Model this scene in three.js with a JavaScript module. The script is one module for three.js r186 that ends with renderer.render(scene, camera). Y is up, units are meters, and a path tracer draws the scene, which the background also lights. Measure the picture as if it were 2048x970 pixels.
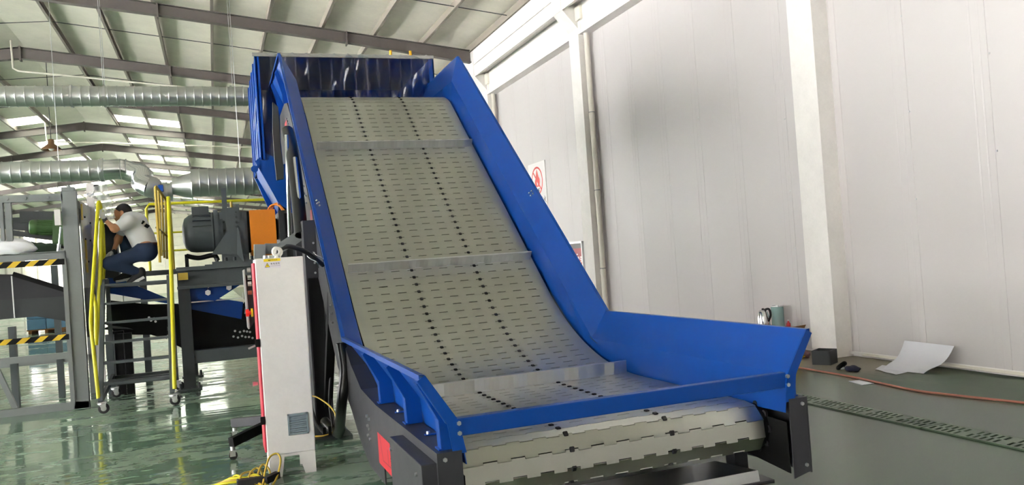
import * as THREE from 'three';
import { RoundedBoxGeometry } from 'three/addons/geometries/RoundedBoxGeometry.js';
import { MarchingCubes } from 'three/addons/objects/MarchingCubes.js';
import { mergeGeometries, mergeVertices } from 'three/addons/utils/BufferGeometryUtils.js';

// ---------- camera, sky, exposure ----------
const scene = new THREE.Scene();
const camera = new THREE.PerspectiveCamera(33.03, 2048 / 970, 0.05, 400);
camera.position.set(0, 1.6, 0);
camera.rotation.set(0.0139, -0.350607, -0.070547, 'YXZ');
const renderer = new THREE.WebGLRenderer({ antialias: true });
renderer.toneMapping = THREE.LinearToneMapping;
renderer.toneMappingExposure = 2.32;
renderer.shadowMap.enabled = true;
scene.background = new THREE.Color(1.0, 0.985, 0.97);      // an even overcast sky
scene.backgroundIntensity = 9.0;
const sun = new THREE.DirectionalLight('#ffffff', 210);                  // falls on the yard, behind the hall's far side
sun.position.set(52, 80, -30); sun.target.position.set(0, 0, -30); sun.castShadow = true; sun.shadow.mapSize.set(2048, 2048);
Object.assign(sun.shadow.camera, { left: -80, right: 80, top: 80, bottom: -80, near: 1, far: 260 });
scene.add(sun, sun.target);

// ---------- helpers ----------
let seed = 7;
const rnd = (a = 0, b = 1) => { seed = (seed * 1664525 + 1013904223) >>> 0; return a + (b - a) * seed / 4294967296; };
const V = (a) => new THREE.Vector3(a[0], a[1], a[2]);
const used = new Map();
const numbered = (n) => { const k = used.get(n) || 0; used.set(n, k + 1); return k ? n + '_' + String(k).padStart(3, '0') : n; };
const origin = new WeakMap();
const merge = (g) => {
  if (!Array.isArray(g)) g = [g];
  g = g.flat(9).map((x) => { const y = x.index ? x.toNonIndexed() : x.clone(); for (const k of Object.keys(y.attributes)) if (!['position', 'normal', 'uv'].includes(k)) y.deleteAttribute(k); return y; });
  return g.length > 1 ? mergeGeometries(g) : g[0];
};
function boxUV(g) {
  const p = g.attributes.position, n = g.attributes.normal, uv = new Float32Array(p.count * 2);
  for (let i = 0; i < p.count; i++) {
    const a = Math.abs(n.getX(i)), b = Math.abs(n.getY(i)), c = Math.abs(n.getZ(i));
    if (a > b && a > c) { uv[2 * i] = p.getZ(i); uv[2 * i + 1] = p.getY(i); }
    else if (b > c) { uv[2 * i] = p.getX(i); uv[2 * i + 1] = p.getZ(i); }
    else { uv[2 * i] = p.getX(i); uv[2 * i + 1] = p.getY(i); }
  }
  g.setAttribute('uv', new THREE.BufferAttribute(uv, 2));
}
function mk(name, geo, mat, parent, keepUV) {
  const g = merge(geo);
  if (!keepUV) boxUV(g);
  const o = parent && origin.get(parent);
  if (o) g.translate(-o.x, -o.y, -o.z);
  const m = new THREE.Mesh(g, mat);
  m.name = name; m.castShadow = m.receiveShadow = true;
  if (parent) { parent.add(m); if (o) origin.set(m, o); }
  return m;
}
function thing(name, label, category, base, group) {
  const o = new THREE.Group(); o.name = numbered(name);
  o.position.copy(V(base)); origin.set(o, V(base)); scene.add(o);
  o.userData = { label, category }; if (group) o.userData.group = group;
  return o;
}
function solo(name, geo, mat, label, category, group, keepUV) {         // a thing that is one mesh
  const m = mk(numbered(name), geo, mat, null, keepUV); scene.add(m);
  m.userData = { label, category }; if (group) m.userData.group = group;
  return m;
}
const mks = (name, geos, mat, parent) => geos.map((g) => mk(name, g, mat, parent));
function struct(name, geo, mat, parent, keepUV) {
  const m = mk(parent ? name : numbered(name), geo, mat, parent, keepUV);
  if (!parent) { scene.add(m); m.userData.kind = 'structure'; }
  return m;
}
function structGroup(name) { const o = new THREE.Group(); o.name = numbered(name); o.userData.kind = 'structure'; scene.add(o); return o; }
function piece(name, geo, mat, parent, pos, rot) {                       // shared geometry, placed in the world, parent's base taken off
  const m = new THREE.Mesh(geo, mat); m.name = name; m.castShadow = m.receiveShadow = true;
  const o = origin.get(parent) || V([0, 0, 0]);
  m.position.set(pos[0] - o.x, pos[1] - o.y, pos[2] - o.z); if (rot) m.rotation.set(...rot);
  parent.add(m); return m;
}
const box = (w, h, d, c, r = 0) => (r ? new RoundedBoxGeometry(w, h, d, 1, r) : new THREE.BoxGeometry(w, h, d)).translate(c[0], c[1], c[2]);
const span = (x0, x1, y0, y1, z0, z1, r = 0) => box(Math.abs(x1 - x0), Math.abs(y1 - y0), Math.abs(z1 - z0), [(x0 + x1) / 2, (y0 + y1) / 2, (z0 + z1) / 2], r);
const frameOf = (a, b, up = [0, 1, 0]) => {
  const d = V(b).sub(V(a)), z = d.clone().normalize(); let u = V(up);
  if (Math.abs(z.dot(u)) > 0.99) u = V([0, 0, 1]);
  const x = u.clone().cross(z).normalize(), y = z.clone().cross(x);
  return [new THREE.Matrix4().makeBasis(x, y, z), d.length(), V(a).add(V(b)).multiplyScalar(0.5)];
};
const bar = (a, b, w, h, up, r = 0) => {
  const [m, l, c] = frameOf(a, b, up);
  const g = r ? new RoundedBoxGeometry(w, h, l, 1, r) : new THREE.BoxGeometry(w, h, l);
  return g.applyMatrix4(m).translate(c.x, c.y, c.z);
};
const cyl = (a, b, r0, r1 = r0, seg = 18, open = false) => {
  const d = V(b).sub(V(a)), g = new THREE.CylinderGeometry(r1, r0, d.length(), seg, 1, open);
  g.applyQuaternion(new THREE.Quaternion().setFromUnitVectors(V([0, 1, 0]), d.clone().normalize()));
  const c = V(a).add(V(b)).multiplyScalar(0.5); return g.translate(c.x, c.y, c.z);
};
const lathe = (prof, a, b, seg = 28) => {                                 // profile [radius, along] from a towards b
  const g = new THREE.LatheGeometry(prof.map((p) => new THREE.Vector2(Math.max(p[0], 1e-4), p[1])), seg);
  g.applyQuaternion(new THREE.Quaternion().setFromUnitVectors(V([0, 1, 0]), V(b).sub(V(a)).normalize()));
  return g.translate(a[0], a[1], a[2]);
};
const tube = (pts, r, seg = 40, rad = 8, closed = false) => new THREE.TubeGeometry(new THREE.CatmullRomCurve3(pts.map(V), closed, 'centripetal'), seg, r, rad, closed);
function pipe(pts, r, fillet = 0.06, rad = 10) {                          // straight runs joined by bends
  const out = []; const P = pts.map(V);
  P.forEach((p, i) => {
    if (i === 0 || i === P.length - 1) { out.push(p); return; }
    const a = P[i - 1].clone().sub(p), b = P[i + 1].clone().sub(p), f = Math.min(fillet, a.length() * 0.45, b.length() * 0.45);
    const s = p.clone().addScaledVector(a.normalize(), f), e = p.clone().addScaledVector(b.normalize(), f);
    for (let k = 0; k <= 5; k++) { const t = k / 5; out.push(s.clone().multiplyScalar((1 - t) ** 2).addScaledVector(p, 2 * t * (1 - t)).addScaledVector(e, t * t)); }
  });
  const path = new THREE.CurvePath();
  for (let i = 1; i < out.length; i++) if (out[i].distanceTo(out[i - 1]) > 1e-4) path.add(new THREE.LineCurve3(out[i - 1], out[i]));
  const lens = [0]; for (let i = 1; i < out.length; i++) lens.push(lens[i - 1] + out[i].distanceTo(out[i - 1]));
  return new THREE.TubeGeometry(path, Math.max(12, out.length * 4), r, rad);
}
function plate(pts, t, side = 0) {                                        // planar polygon with a thickness; side -1, 0, 1: which way it grows
  const P = pts.map(V), n = new THREE.Vector3();
  P.forEach((p, i) => { const q = P[(i + 1) % P.length]; n.x += (p.y - q.y) * (p.z + q.z); n.y += (p.z - q.z) * (p.x + q.x); n.z += (p.x - q.x) * (p.y + q.y); });
  n.normalize(); const x = P[1].clone().sub(P[0]); x.addScaledVector(n, -x.dot(n)).normalize(); const y = n.clone().cross(x);
  const s = new THREE.Shape(P.map((p) => { const d = p.clone().sub(P[0]); return new THREE.Vector2(d.dot(x), d.dot(y)); }));
  const g = new THREE.ExtrudeGeometry(s, { depth: t, bevelEnabled: false }); g.translate(0, 0, (side - 1) * t / 2);
  return g.applyMatrix4(new THREE.Matrix4().makeBasis(x, y, n).setPosition(P[0]));
}
function ruled(A, B, t) {                                                 // sheet of thickness t between two equally long polylines
  const g = []; const P = A.map(V), Q = B.map(V), N = [];
  P.forEach((p, i) => { const j = Math.min(i, P.length - 2); N.push(P[j + 1].clone().sub(P[j]).cross(Q[j].clone().sub(P[j])).normalize().multiplyScalar(t)); });
  const pos = []; const quad = (a, b, c, d) => [a, b, c, a, c, d].forEach((v) => pos.push(v.x, v.y, v.z));
  for (let i = 0; i < P.length - 1; i++) {
    const n0 = N[i], n1 = N[i], a = P[i], b = P[i + 1], c = Q[i + 1], d = Q[i];
    const a2 = a.clone().add(n0), b2 = b.clone().add(n1), c2 = c.clone().add(n1), d2 = d.clone().add(n0);
    quad(a, d, c, b); quad(a2, b2, c2, d2); quad(a, b, b2, a2); quad(c, d, d2, c2);
    if (i === 0) quad(d, a, a2, d2); if (i === P.length - 2) quad(b, c, c2, b2);
  }
  const geo = new THREE.BufferGeometry(); geo.setAttribute('position', new THREE.Float32BufferAttribute(pos, 3)); geo.computeVertexNormals();
  geo.setAttribute('uv', new THREE.Float32BufferAttribute(new Float32Array(pos.length / 3 * 2), 2)); return geo;
}
const bolt = (at, dir, r = 0.012, h = 0.012) => cyl(at, V(at).addScaledVector(V(dir), h).toArray(), r, r * 0.92, 6);

// ---------- textures ----------
function noise2(w, h, cells, s) {                                          // tiling value noise, cells across each way
  seed = s; const [cx, cy] = cells, t = Array.from({ length: cx * cy }, () => rnd()), out = new Float32Array(w * h);
  for (let y = 0; y < h; y++) for (let x = 0; x < w; x++) {
    const u = x / w * cx, v = y / h * cy, i = Math.floor(u), j = Math.floor(v), f = u - i, g = v - j, a = f * f * (3 - 2 * f), b = g * g * (3 - 2 * g);
    const q = (m, n) => t[((n % cy) * cx) + (m % cx)];
    out[y * w + x] = (q(i, j) * (1 - a) + q(i + 1, j) * a) * (1 - b) + (q(i, j + 1) * (1 - a) + q(i + 1, j + 1) * a) * b;
  }
  return out;
}
function fbm(w, h, layers, s) {
  const out = new Float32Array(w * h); let tot = 0;
  layers.forEach(([cx, cy, k], n) => { const a = noise2(w, h, [cx, cy], s + n * 101); tot += k; for (let i = 0; i < out.length; i++) out[i] += a[i] * k; });
  for (let i = 0; i < out.length; i++) out[i] /= tot; return out;
}
function texOf(w, h, f, srgb, rep) {
  const d = new Uint8Array(w * h * 4);
  for (let y = 0; y < h; y++) for (let x = 0; x < w; x++) { const c = f(x, y, y * w + x); d.set([c[0], c[1], c[2], 255], (y * w + x) * 4); }
  const t = new THREE.DataTexture(d, w, h); t.wrapS = t.wrapT = THREE.RepeatWrapping; t.magFilter = THREE.LinearFilter; t.minFilter = THREE.LinearFilter;
  if (srgb) t.colorSpace = THREE.SRGBColorSpace; if (rep) t.repeat.set(...rep); t.needsUpdate = true; return t;
}
const grain = fbm(512, 512, [[6, 6, 1], [22, 22, 0.7], [90, 90, 0.5], [256, 256, 0.35]], 11);
const roughTex = texOf(512, 512, (x, y, i) => { const v = 215 + 40 * grain[i]; return [v, v, v]; }, false, [0.6, 0.6]);
const grimeTex = texOf(512, 512, (x, y, i) => { const v = 236 + 19 * grain[i]; return [v, v, v]; }, true, [0.5, 0.5]);
const brushed = fbm(512, 512, [[4, 40, 0.6], [12, 200, 0.6], [8, 8, 0.5]], 31);
const brushTex = texOf(512, 512, (x, y, i) => { const v = 222 + 33 * brushed[i]; return [v, v, v]; }, false, [1, 1]);

// ---------- materials ----------
const std = (color, roughness, metalness = 0, o = {}) => new THREE.MeshStandardMaterial({ color, roughness, metalness, ...o });
const paint = (color, roughness, o = {}) => std(color, roughness, 0, { roughnessMap: roughTex, map: grimeTex, ...o });
const matte = (color, roughness, k) => new THREE.MeshPhysicalMaterial({ color, roughness, specularIntensity: k, roughnessMap: roughTex, map: grimeTex });

const M = {
  blue: new THREE.MeshPhysicalMaterial({ color: '#094192', roughness: 0.32, specularIntensity: 0.5, map: grimeTex }), charcoal: matte('#37373b', 0.5, 0.6), black: matte('#0e0e0f', 0.6, 0.35),
  steelGrey: paint('#4e5557', 0.5), midGrey: paint('#7c8080', 0.5), darkGrey: paint('#2f3335', 0.55), roofSteel: paint('#5e5753', 0.65), purlin: paint('#8d857a', 0.6),
  cream: paint('#efeadb', 0.7), white: paint('#f3efe8', 0.6), wallPanel: std('#c6c1c0', 0.42, 0, { roughnessMap: roughTex }), wallWhite: paint('#f2eeea', 0.75),
  pipeWhite: paint('#e6e0d3', 0.4), yellow: paint('#d8cf16', 0.4), yellowDull: paint('#c3a63c', 0.5), orange: paint('#e58416', 0.5), green: paint('#3f6330', 0.45), greenDark: paint('#1f3a29', 0.5),
  galv: std('#c2c4c3', 0.38, 1, { roughnessMap: brushTex }), belt: std('#b8b9b0', 0.33, 1, { roughnessMap: brushTex }), flight: std('#d6d9dc', 0.34, 1, { roughnessMap: roughTex }), chrome: std('#d8dadc', 0.16, 1), zinc: std('#c9cacb', 0.3, 1),
  rubber: std('#17171a', 0.65), rubberGloss: std('#141416', 0.3), cabinet: paint('#ebe6e4', 0.55), red: paint('#b0222c', 0.5), pinkRed: paint('#c8324a', 0.45), screenBlack: std('#08080a', 0.12),
  concrete: paint('#8f887a', 0.9), cardboard: paint('#8a6238', 0.9), paper: std('#d9d9e2', 0.9), pvc: new THREE.MeshPhysicalMaterial({ color: '#dfe6f2', roughness: 0.08, transmission: 1, thickness: 0, ior: 1.5, side: THREE.DoubleSide }),
  film: new THREE.MeshPhysicalMaterial({ color: '#fafbfc', roughness: 0.3, transmission: 0.85, thickness: 0, side: THREE.DoubleSide }),
  glass: new THREE.MeshPhysicalMaterial({ color: '#ffffff', roughness: 0, transmission: 1, thickness: 0 }),
  skylight: new THREE.MeshPhysicalMaterial({ color: '#f4f6f0', roughness: 0.95, transmission: 0.28, thickness: 0 }),
  skin: std('#bd8762', 0.6), shirt: std('#dededd', 0.9), denim: std('#1d2c47', 0.9), hair: std('#15110f', 0.7), glove: std('#c9c7c0', 0.95), shoe: std('#161618', 0.6), sole: std('#dcdcd8', 0.7), belt2: std('#4a2018', 0.6),
  ground: paint('#a3a3a2', 0.95),
};
// ---------- the hall ----------
const wave = fbm(1024, 1024, [[9, 26, 1], [20, 60, 0.55], [44, 120, 0.25]], 51);
const film = fbm(1024, 1024, [[4, 7, 1], [12, 30, 0.9], [40, 110, 0.6], [110, 200, 0.3]], 77);  // streak noise for painted reflections and gloss, not a coating
const waveTex = texOf(1024, 1024, (x, y, i) => { const v = 255 * wave[i]; return [v, v, v]; }, false, [0.2, 0.2]);
const mixc = (a, b, t) => a.map((v, k) => v + (b[k] - v) * t);
const sm = (a, b, x) => { const t = Math.min(1, Math.max(0, (x - a) / (b - a))); return t * t * (3 - 2 * t); };
const wetSheenTex = texOf(1024, 1024, (x, y, i) => { const f = sm(0.46, 0.66, film[i]); return mixc([96, 124, 102], [120, 142, 120], f); }, true, [0.2, 0.2]);  // paler streaks: ceiling reflections put into the floor colour
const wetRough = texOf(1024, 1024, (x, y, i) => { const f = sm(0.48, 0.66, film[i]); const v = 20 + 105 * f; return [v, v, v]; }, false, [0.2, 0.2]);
const dryTex = texOf(512, 512, (x, y, i) => mixc([54, 74, 52], [66, 84, 62], grain[i]), true, [0.25, 0.25]);
const dust = fbm(1024, 128, [[16, 2, 0.8], [60, 8, 0.7], [250, 32, 0.5]], 91);
const floorWet = new THREE.MeshPhysicalMaterial({ color: '#ffffff', roughness: 1, ior: 1.8, map: wetSheenTex, roughnessMap: wetRough, bumpMap: waveTex, bumpScale: 0.0034 });
const floorDry = std('#ffffff', 0.26, 0, { map: dryTex, bumpMap: waveTex, bumpScale: 0.0006 });
// dusty bare strip along the wall, uv in metres along z
const stripTex = texOf(1024, 128, (x, y, i) => {
  const z = -20 + x / 1024 * 22, e = 1 - sm(-7.6, -6.3, z + (dust[i] - 0.5) * 1.6), near = sm(0.3, 0.75, y / 128 + (dust[i] - 0.5) * 0.5);
  return mixc(mixc([54, 74, 52], [66, 84, 62], dust[i]), mixc([112, 106, 90], [138, 130, 112], dust[i]), Math.max(e * sm(0.02, 0.2, y / 128 + (dust[i] - 0.5) * 0.2), e * near));
}, true);
const H0 = -97, H1 = 16.5, XL = -17.4, XR = 7.6;  // hall carried on behind the camera to take extra windows for front light
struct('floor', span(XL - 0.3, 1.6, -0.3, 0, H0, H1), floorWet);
struct('floor', span(1.6, 6.38, -0.3, 0, H0, H1), floorDry);
{
  const g = new THREE.PlaneGeometry(1.42, 22); g.rotateX(-Math.PI / 2); g.translate(7.09, 0, -9);
  const p = g.attributes.position, uv = g.attributes.uv;
  for (let i = 0; i < p.count; i++) uv.setXY(i, (p.getZ(i) + 20) / 22, (p.getX(i) - 6.38) / 1.42);
  struct('floor', g, std('#ffffff', 0.45, 0, { map: stripTex }), null, true);
  struct('floor', [span(6.38, 7.9, -0.3, 0, H0, -20), span(6.38, 7.9, -0.3, 0, 2, H1), span(6.38, 7.8, -0.3, -0.02, -20, 2)], floorDry);
}
struct('ground', [span(-90, XL - 0.3, -0.4, -0.15, -140, 60), span(8.3, 90, -0.4, -0.15, -140, 60), span(XL - 0.3, 8.3, -0.4, -0.15, H1 + 0.3, 60), span(XL - 0.3, 8.3, -0.4, -0.15, -140, H0 - 0.3)], M.ground);

// right wall: sandwich panels between pillars, white lintel and fascia above
const wallR = structGroup('wall_right');
{
  const w = 1.05, s = [];
  // one panel: flat with a recessed joint edge and three shallow pressed ribs
  const prof = [[0, 0.006], [0.006, 0], [w - 0.2, 0], [w - 0.193, 0.0018], [w - 0.18, 0.0018], [w - 0.173, 0], [w - 0.1, 0], [w - 0.093, 0.0018], [w - 0.08, 0.0018], [w - 0.073, 0], [w - 0.004, 0], [w, 0.006]];
  const sh = new THREE.Shape([...prof.map((p) => new THREE.Vector2(p[0], p[1])), new THREE.Vector2(w, 0.075), new THREE.Vector2(0, 0.075)]);
  const g = new THREE.ExtrudeGeometry(sh, { depth: 5.98, bevelEnabled: false });
  g.applyMatrix4(new THREE.Matrix4().makeBasis(V([0, 0, 1]), V([1, 0, 0]), V([0, 1, 0]))); boxUV(g);
  // shape x runs along z, shape y into the wall, depth up
  for (let k = -21; k < 34; k++) piece('panel', g, M.wallPanel, wallR, [7.55, 0.06, -6.12 - w * k]);
  struct('backing', [span(7.63, 8.0, 0, 7.6, H0, H1), span(7.58, 7.7, 0, 6, H0, -41), span(7.56, 7.75, -0.02, 0.05, H0, H1)], M.wallWhite, wallR);
}
const screwG = new THREE.CylinderGeometry(0.009, 0.011, 0.012, 8).rotateZ(Math.PI / 2);
for (const [y, z] of [[2.9, -7.16], [1.9, -7.16], [4.0, -7.17], [3.3, -6.1], [2.3, -6.1], [3.2, -9.3], [2.2, -9.3], [3.6, -11.4], [2.6, -12.4], [1.4, -9.28]]) piece('screw', screwG, M.zinc, wallR, [7.546, y, z]);
struct('trim', [span(7.31, 7.62, 6.0, 7.45, H0, H1), span(6.97, 7.3, 6.815, 7.2, H0, H1), span(7.0, 7.3, 6.6, 6.83, H0, H1),
  plate([[6.97, 6.49, H1], [7.31, 6.655, H1], [7.31, 6.79, H1], [6.97, 6.79, H1]], H1 - H0, -1)], M.wallWhite);
struct('trim', [span(7.3, 7.75, 7.15, 7.6, H0, H1), span(6.93, 7.05, 7.21, 7.34, H0, H1)], M.purlin);
struct('baseboard_right', [span(7.5, 7.55, 0.045, 0.055, H0, H1), span(7.5, 7.506, 0.035, 0.07, H0, H1)], M.wallWhite);
struct('baseboard_right', [plate([[7.47, 0.035, -8.1], [7.5, 0.06, -8.1], [7.5, 0.06, 2], [7.45, 0.03, 2]], 0.005)], M.pipeWhite);
const PZ = [16, 9.9, 3.8, -2.3, -8.34, -15.15, -21.1, -27.4, -33.8, -40.1, -46.4, -52.7, -59, -65.3, -71.6, -77.9, -84.2, -90.5];
PZ.slice(0, 11).forEach((z) => {
  const p = structGroup('pillar');
  struct('shaft', span(7.3, 7.62, 0, 6.14, z - 0.46, z, 0.006), M.wallWhite, p);
  struct('corbel', plate([[7.298, 6.13, z], [6.955, 6.53, z], [6.955, 7.19, z], [7.4, 7.19, z], [7.4, 6.13, z]], 0.46, z ? 0 : 0).translate(0, 0, -0.23), M.wallWhite, p);
});
// roof: rafters, purlins, sheets with translucent bays
const roofY = (x) => 8.75 - 0.126 * Math.abs(x + 5);
PZ.forEach((z) => {
  const b = structGroup('roof_beam');
  for (const s of [1, -1]) {
    const x1 = -5 + s * 12.0, y0 = 8.75, y1 = roofY(x1);
    const P = (x, dy) => [x, roofY(x) + dy, z - 0.21];
    const seg = (xa, xb, da, db) => [plate([P(xa, 0), P(xb, 0), P(xb, -db), P(xa, -da)], 0.02),
      bar([xa, roofY(xa) - 0.006, z - 0.21], [xb, roofY(xb) - 0.006, z - 0.21], 0.2, 0.012), bar([xa, roofY(xa) - da, z - 0.21], [xb, roofY(xb) - db, z - 0.21], 0.2, 0.012)];
    const xm = -5 + s * 4.1, xn = -5 + s * 8.6;
    struct('rafter', [...seg(-5, xm, 0.34, 0.27), ...seg(xm, xn, 0.27, 0.27), ...seg(xn, x1, 0.27, 0.33)], M.roofSteel, b);
    for (const xs of [xm, xn]) struct('splice_plate', bar([xs, roofY(xs) + 0.01, z - 0.21], [xs, roofY(xs) - 0.34, z - 0.21], 0.21, 0.035, [1, 0, 0]), M.roofSteel, b);
  }
  struct('ridge_plate', span(-5.025, -4.975, 8.34, 8.77, z - 0.32, z - 0.1), M.roofSteel, b);
});
const PX = []; for (let k = 0; k <= 8; k++) PX.push(6.97 - 1.332 * k);
const purlins = structGroup('roof_purlins');
for (const x of [...PX, ...PX.map((v) => -10 - v)]) {
  const y = roofY(x), s = x > -5 ? 1 : -1;
  struct('purlin', [span(x - 0.006, x + 0.006, y + 0.005, y + 0.18, H0, H1), span(x, x + s * 0.065, y + 0.005, y + 0.015, H0, H1), span(x, x + s * 0.065, y + 0.165, y + 0.18, H0, H1), span(x + s * 0.057, x + s * 0.065, y + 0.005, y + 0.03, H0, H1)], M.purlin, purlins);
}
const ceiling = structGroup('ceiling');
{
  const edges = [H1, ...PZ.slice(1).map((z) => z - 0.21), H0];
  const xe = [7.75, ...PX.slice(1, 8), -3.69, -5];
  for (let i = 0; i < edges.length - 1; i++) for (let k = 0; k < xe.length - 1; k++) for (const s of [1, -1]) {
    const X = (x) => (s > 0 ? x : -10 - x), xa = X(xe[k]), xb = X(xe[k + 1]), za = edges[i], zb = edges[i + 1];
    const sheet = (z0, z1, mat, n) => struct(n, plate([[xa, roofY(xa) + 0.185, z0], [xb, roofY(xb) + 0.185, z0], [xb, roofY(xb) + 0.185, z1], [xa, roofY(xa) + 0.185, z1]], n === 'skylight' ? 0.004 : 0.05, n === 'skylight' ? 0 : (s > 0 ? -1 : 1)).translate(0, n === 'skylight' ? 0.02 : 0.03, 0), mat, ceiling);
    const far = zb < -60 && zb > -92, sky = far ? k > 4 && k < 8 : zb < -38 && zb > -60 && (s > 0 ? k === 6 || k === 7 : k === 7), cut = far ? 2.4 : 1.5;  // far: skylights added to brighten the distant roof bays
    if (sky) { sheet(za, zb + cut, M.cream, 'roof_panel'); sheet(zb + cut, zb, M.skylight, 'skylight'); }
    else sheet(za, zb, M.cream, 'roof_panel');
  }
  struct('ridge_cap', [plate([[-5.3, 8.93, H1], [-5, 8.97, H1], [-4.7, 8.93, H1], [-4.7, 9.08, H1], [-5.3, 9.08, H1]], H1 - H0, -1)], M.cream, ceiling);
}
// left wall with two bands of windows; nearest bays added as unseen fill light
const wallL = structGroup('wall_left');
struct('sill_wall', span(XL - 0.3, XL, 0, 0.9, H0, H1), M.wallWhite, wallL);
struct('middle_wall', span(XL - 0.3, XL, 2.7, 3.3, H0, H1), M.wallWhite, wallL);
struct('top_wall', span(XL - 0.3, XL, 6.9, 7.6, H0, H1), M.wallWhite, wallL);
[H1, ...PZ.slice(1), H0].forEach((z) => struct('pier', span(XL - 0.3, XL + 0.15, 0, 7.4, Math.max(z - 0.9, H0), Math.min(z + 0.5, H1)), M.wallWhite, wallL));
let wn = 1;
PZ.slice(0, 17).forEach((z, i) => {
  for (const [y0, y1] of [[0.9, 2.7], [3.3, 6.9]]) {
    const za = z - 0.9, zb = PZ[i + 1] + 0.5, zm = (za + zb) / 2;
    if ((y0 < 1 && z < -64) || (y0 > 1 && ((z < -21 && z > -45) || z < -64))) { struct('infill', span(XL - 0.3, XL, y0, y1, zb, za), M.wallWhite, wallL); continue; }  // bays walled up to hold down the daylight further back
    const w = structGroup('window_' + wn++);
    struct('window_frame', [span(XL - 0.2, XL - 0.1, y0, y0 + 0.06, zb, za), span(XL - 0.2, XL - 0.1, y1 - 0.06, y1, zb, za), ...[za - 0.03, zm, zb + 0.03].map((q) => span(XL - 0.2, XL - 0.1, y0, y1, q - 0.03, q + 0.03))], M.midGrey, w);
    struct('pane', [span(XL - 0.152, XL - 0.15, y0 + 0.05, y1 - 0.05, zb + 0.05, zm - 0.02), span(XL - 0.152, XL - 0.15, y0 + 0.05, y1 - 0.05, zm + 0.02, za - 0.05)], M.glass, w);
  }
});
// back wall of broad horizontal boards with window openings, plain front wall
const wallB = structGroup('wall_back');
for (let r = 0; r < 9; r++) for (let c = 0; c < 8; c++) {
  const x0 = XL - 0.3 + c * 3.2, x1 = Math.min(x0 + 3.17, 8);
  struct('board', span(x0, x1, r * 1.02 + (r ? 0 : 0), r * 1.02 + 0.99, H0 - 0.2, H0 + 0.01 * ((r + c) % 2)), M.cream, wallB);
}
struct('backing', span(XL - 0.3, 8, 0, 9.3, H0 - 0.3, H0 - 0.2), M.wallWhite, wallB);
const wallF = structGroup('wall_front');
struct('wall_panel', span(XL - 0.3, 8, 0, 9.2, H1, H1 + 0.3), M.wallWhite, wallF);

// downpipes on the pillars
function downpipe(z, label) {
  const t = thing('downpipe', label, 'pipe', [7.44, 0, z]);
  mk('pipe', pipe([[7.44, 0, z], [7.44, 5.7, z], [7.44, 5.95, z + 0.02], [7.37, 6.2, z + 0.02], [7.37, 6.95, z + 0.02]], 0.055, 0.12, 14), M.pipeWhite, t);
  mk('hopper', [span(7.24, 7.5, 6.25, 6.55, z - 0.08, z + 0.16, 0.03), cyl([7.37, 6.08, z + 0.03], [7.37, 6.26, z + 0.03], 0.065, 0.09, 14)], M.pipeWhite, t);
  for (const y of [1.1, 2.7, 4.3]) { mk('coupling', cyl([7.44, y - 0.05, z], [7.44, y + 0.05, z], 0.061, 0.061, 16), M.pipeWhite, t); mk('bracket', [cyl([7.44, y + 0.07, z], [7.44, y + 0.085, z], 0.064, 0.064, 16), span(7.43, 7.45, y + 0.07, y + 0.085, z - 0.1, z)], M.midGrey, t); }
}
{ const t = document.createElement('canvas'); t.width = 512; t.height = 64; const k = t.getContext('2d'); k.fillStyle = '#b5141d'; k.fillRect(0, 0, 512, 64);
  const tx = new THREE.CanvasTexture(t); tx.colorSpace = THREE.SRGBColorSpace;
  solo('wall_banner', span(-3.2, 6, 5.0, 5.9, H1 - 0.03, H1 - 0.01), new THREE.MeshStandardMaterial({ map: tx, roughness: 0.8 }), 'long red banner high on the front wall', 'banner'); }
downpipe(-15.06, 'cream plastic downpipe with couplings on the white pillar above the long steel wall');
downpipe(-21.02, 'cream plastic downpipe with hopper on the far white pillar just behind the blue conveyor top');
// thin sag rods and stay cables under the roof
const rodSpots = [[-18.2, 'in the nearest bay, across the top of the picture'], [-24.4, 'in the bay behind the first dark rafter'], [-30.6, 'two bays behind the first dark rafter']];
for (const [z, where] of rodSpots) solo('sag_rod', pipe([...PX, ...PX.slice(0, 6).map((x) => -10 - x).reverse()].map((x) => [x, roofY(x) + 0.05, z]), 0.011, 0.02, 6), M.darkGrey, 'thin dark rod under the purlins ' + where, 'rod');
const stay = [[[-5.2, 8.02, -27.45], [2.4, 7.25, -27.45], 'above the upper duct'], [[-6.5, 7.9, -40.15], [3.4, 7.4, -40.15], 'below the far skylights']];
for (const [a, b, w] of stay) solo('conduit', pipe([[a[0], roofY(a[0]) + 0.19, a[2]], [a[0] + 0.02, a[1], a[2]], [b[0] - 0.02, b[1], b[2]], [b[0], roofY(b[0]) + 0.19, b[2]]], 0.03, 0.08, 8), M.pipeWhite, 'long pale conduit crossing the hall ' + w, 'conduit');
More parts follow.
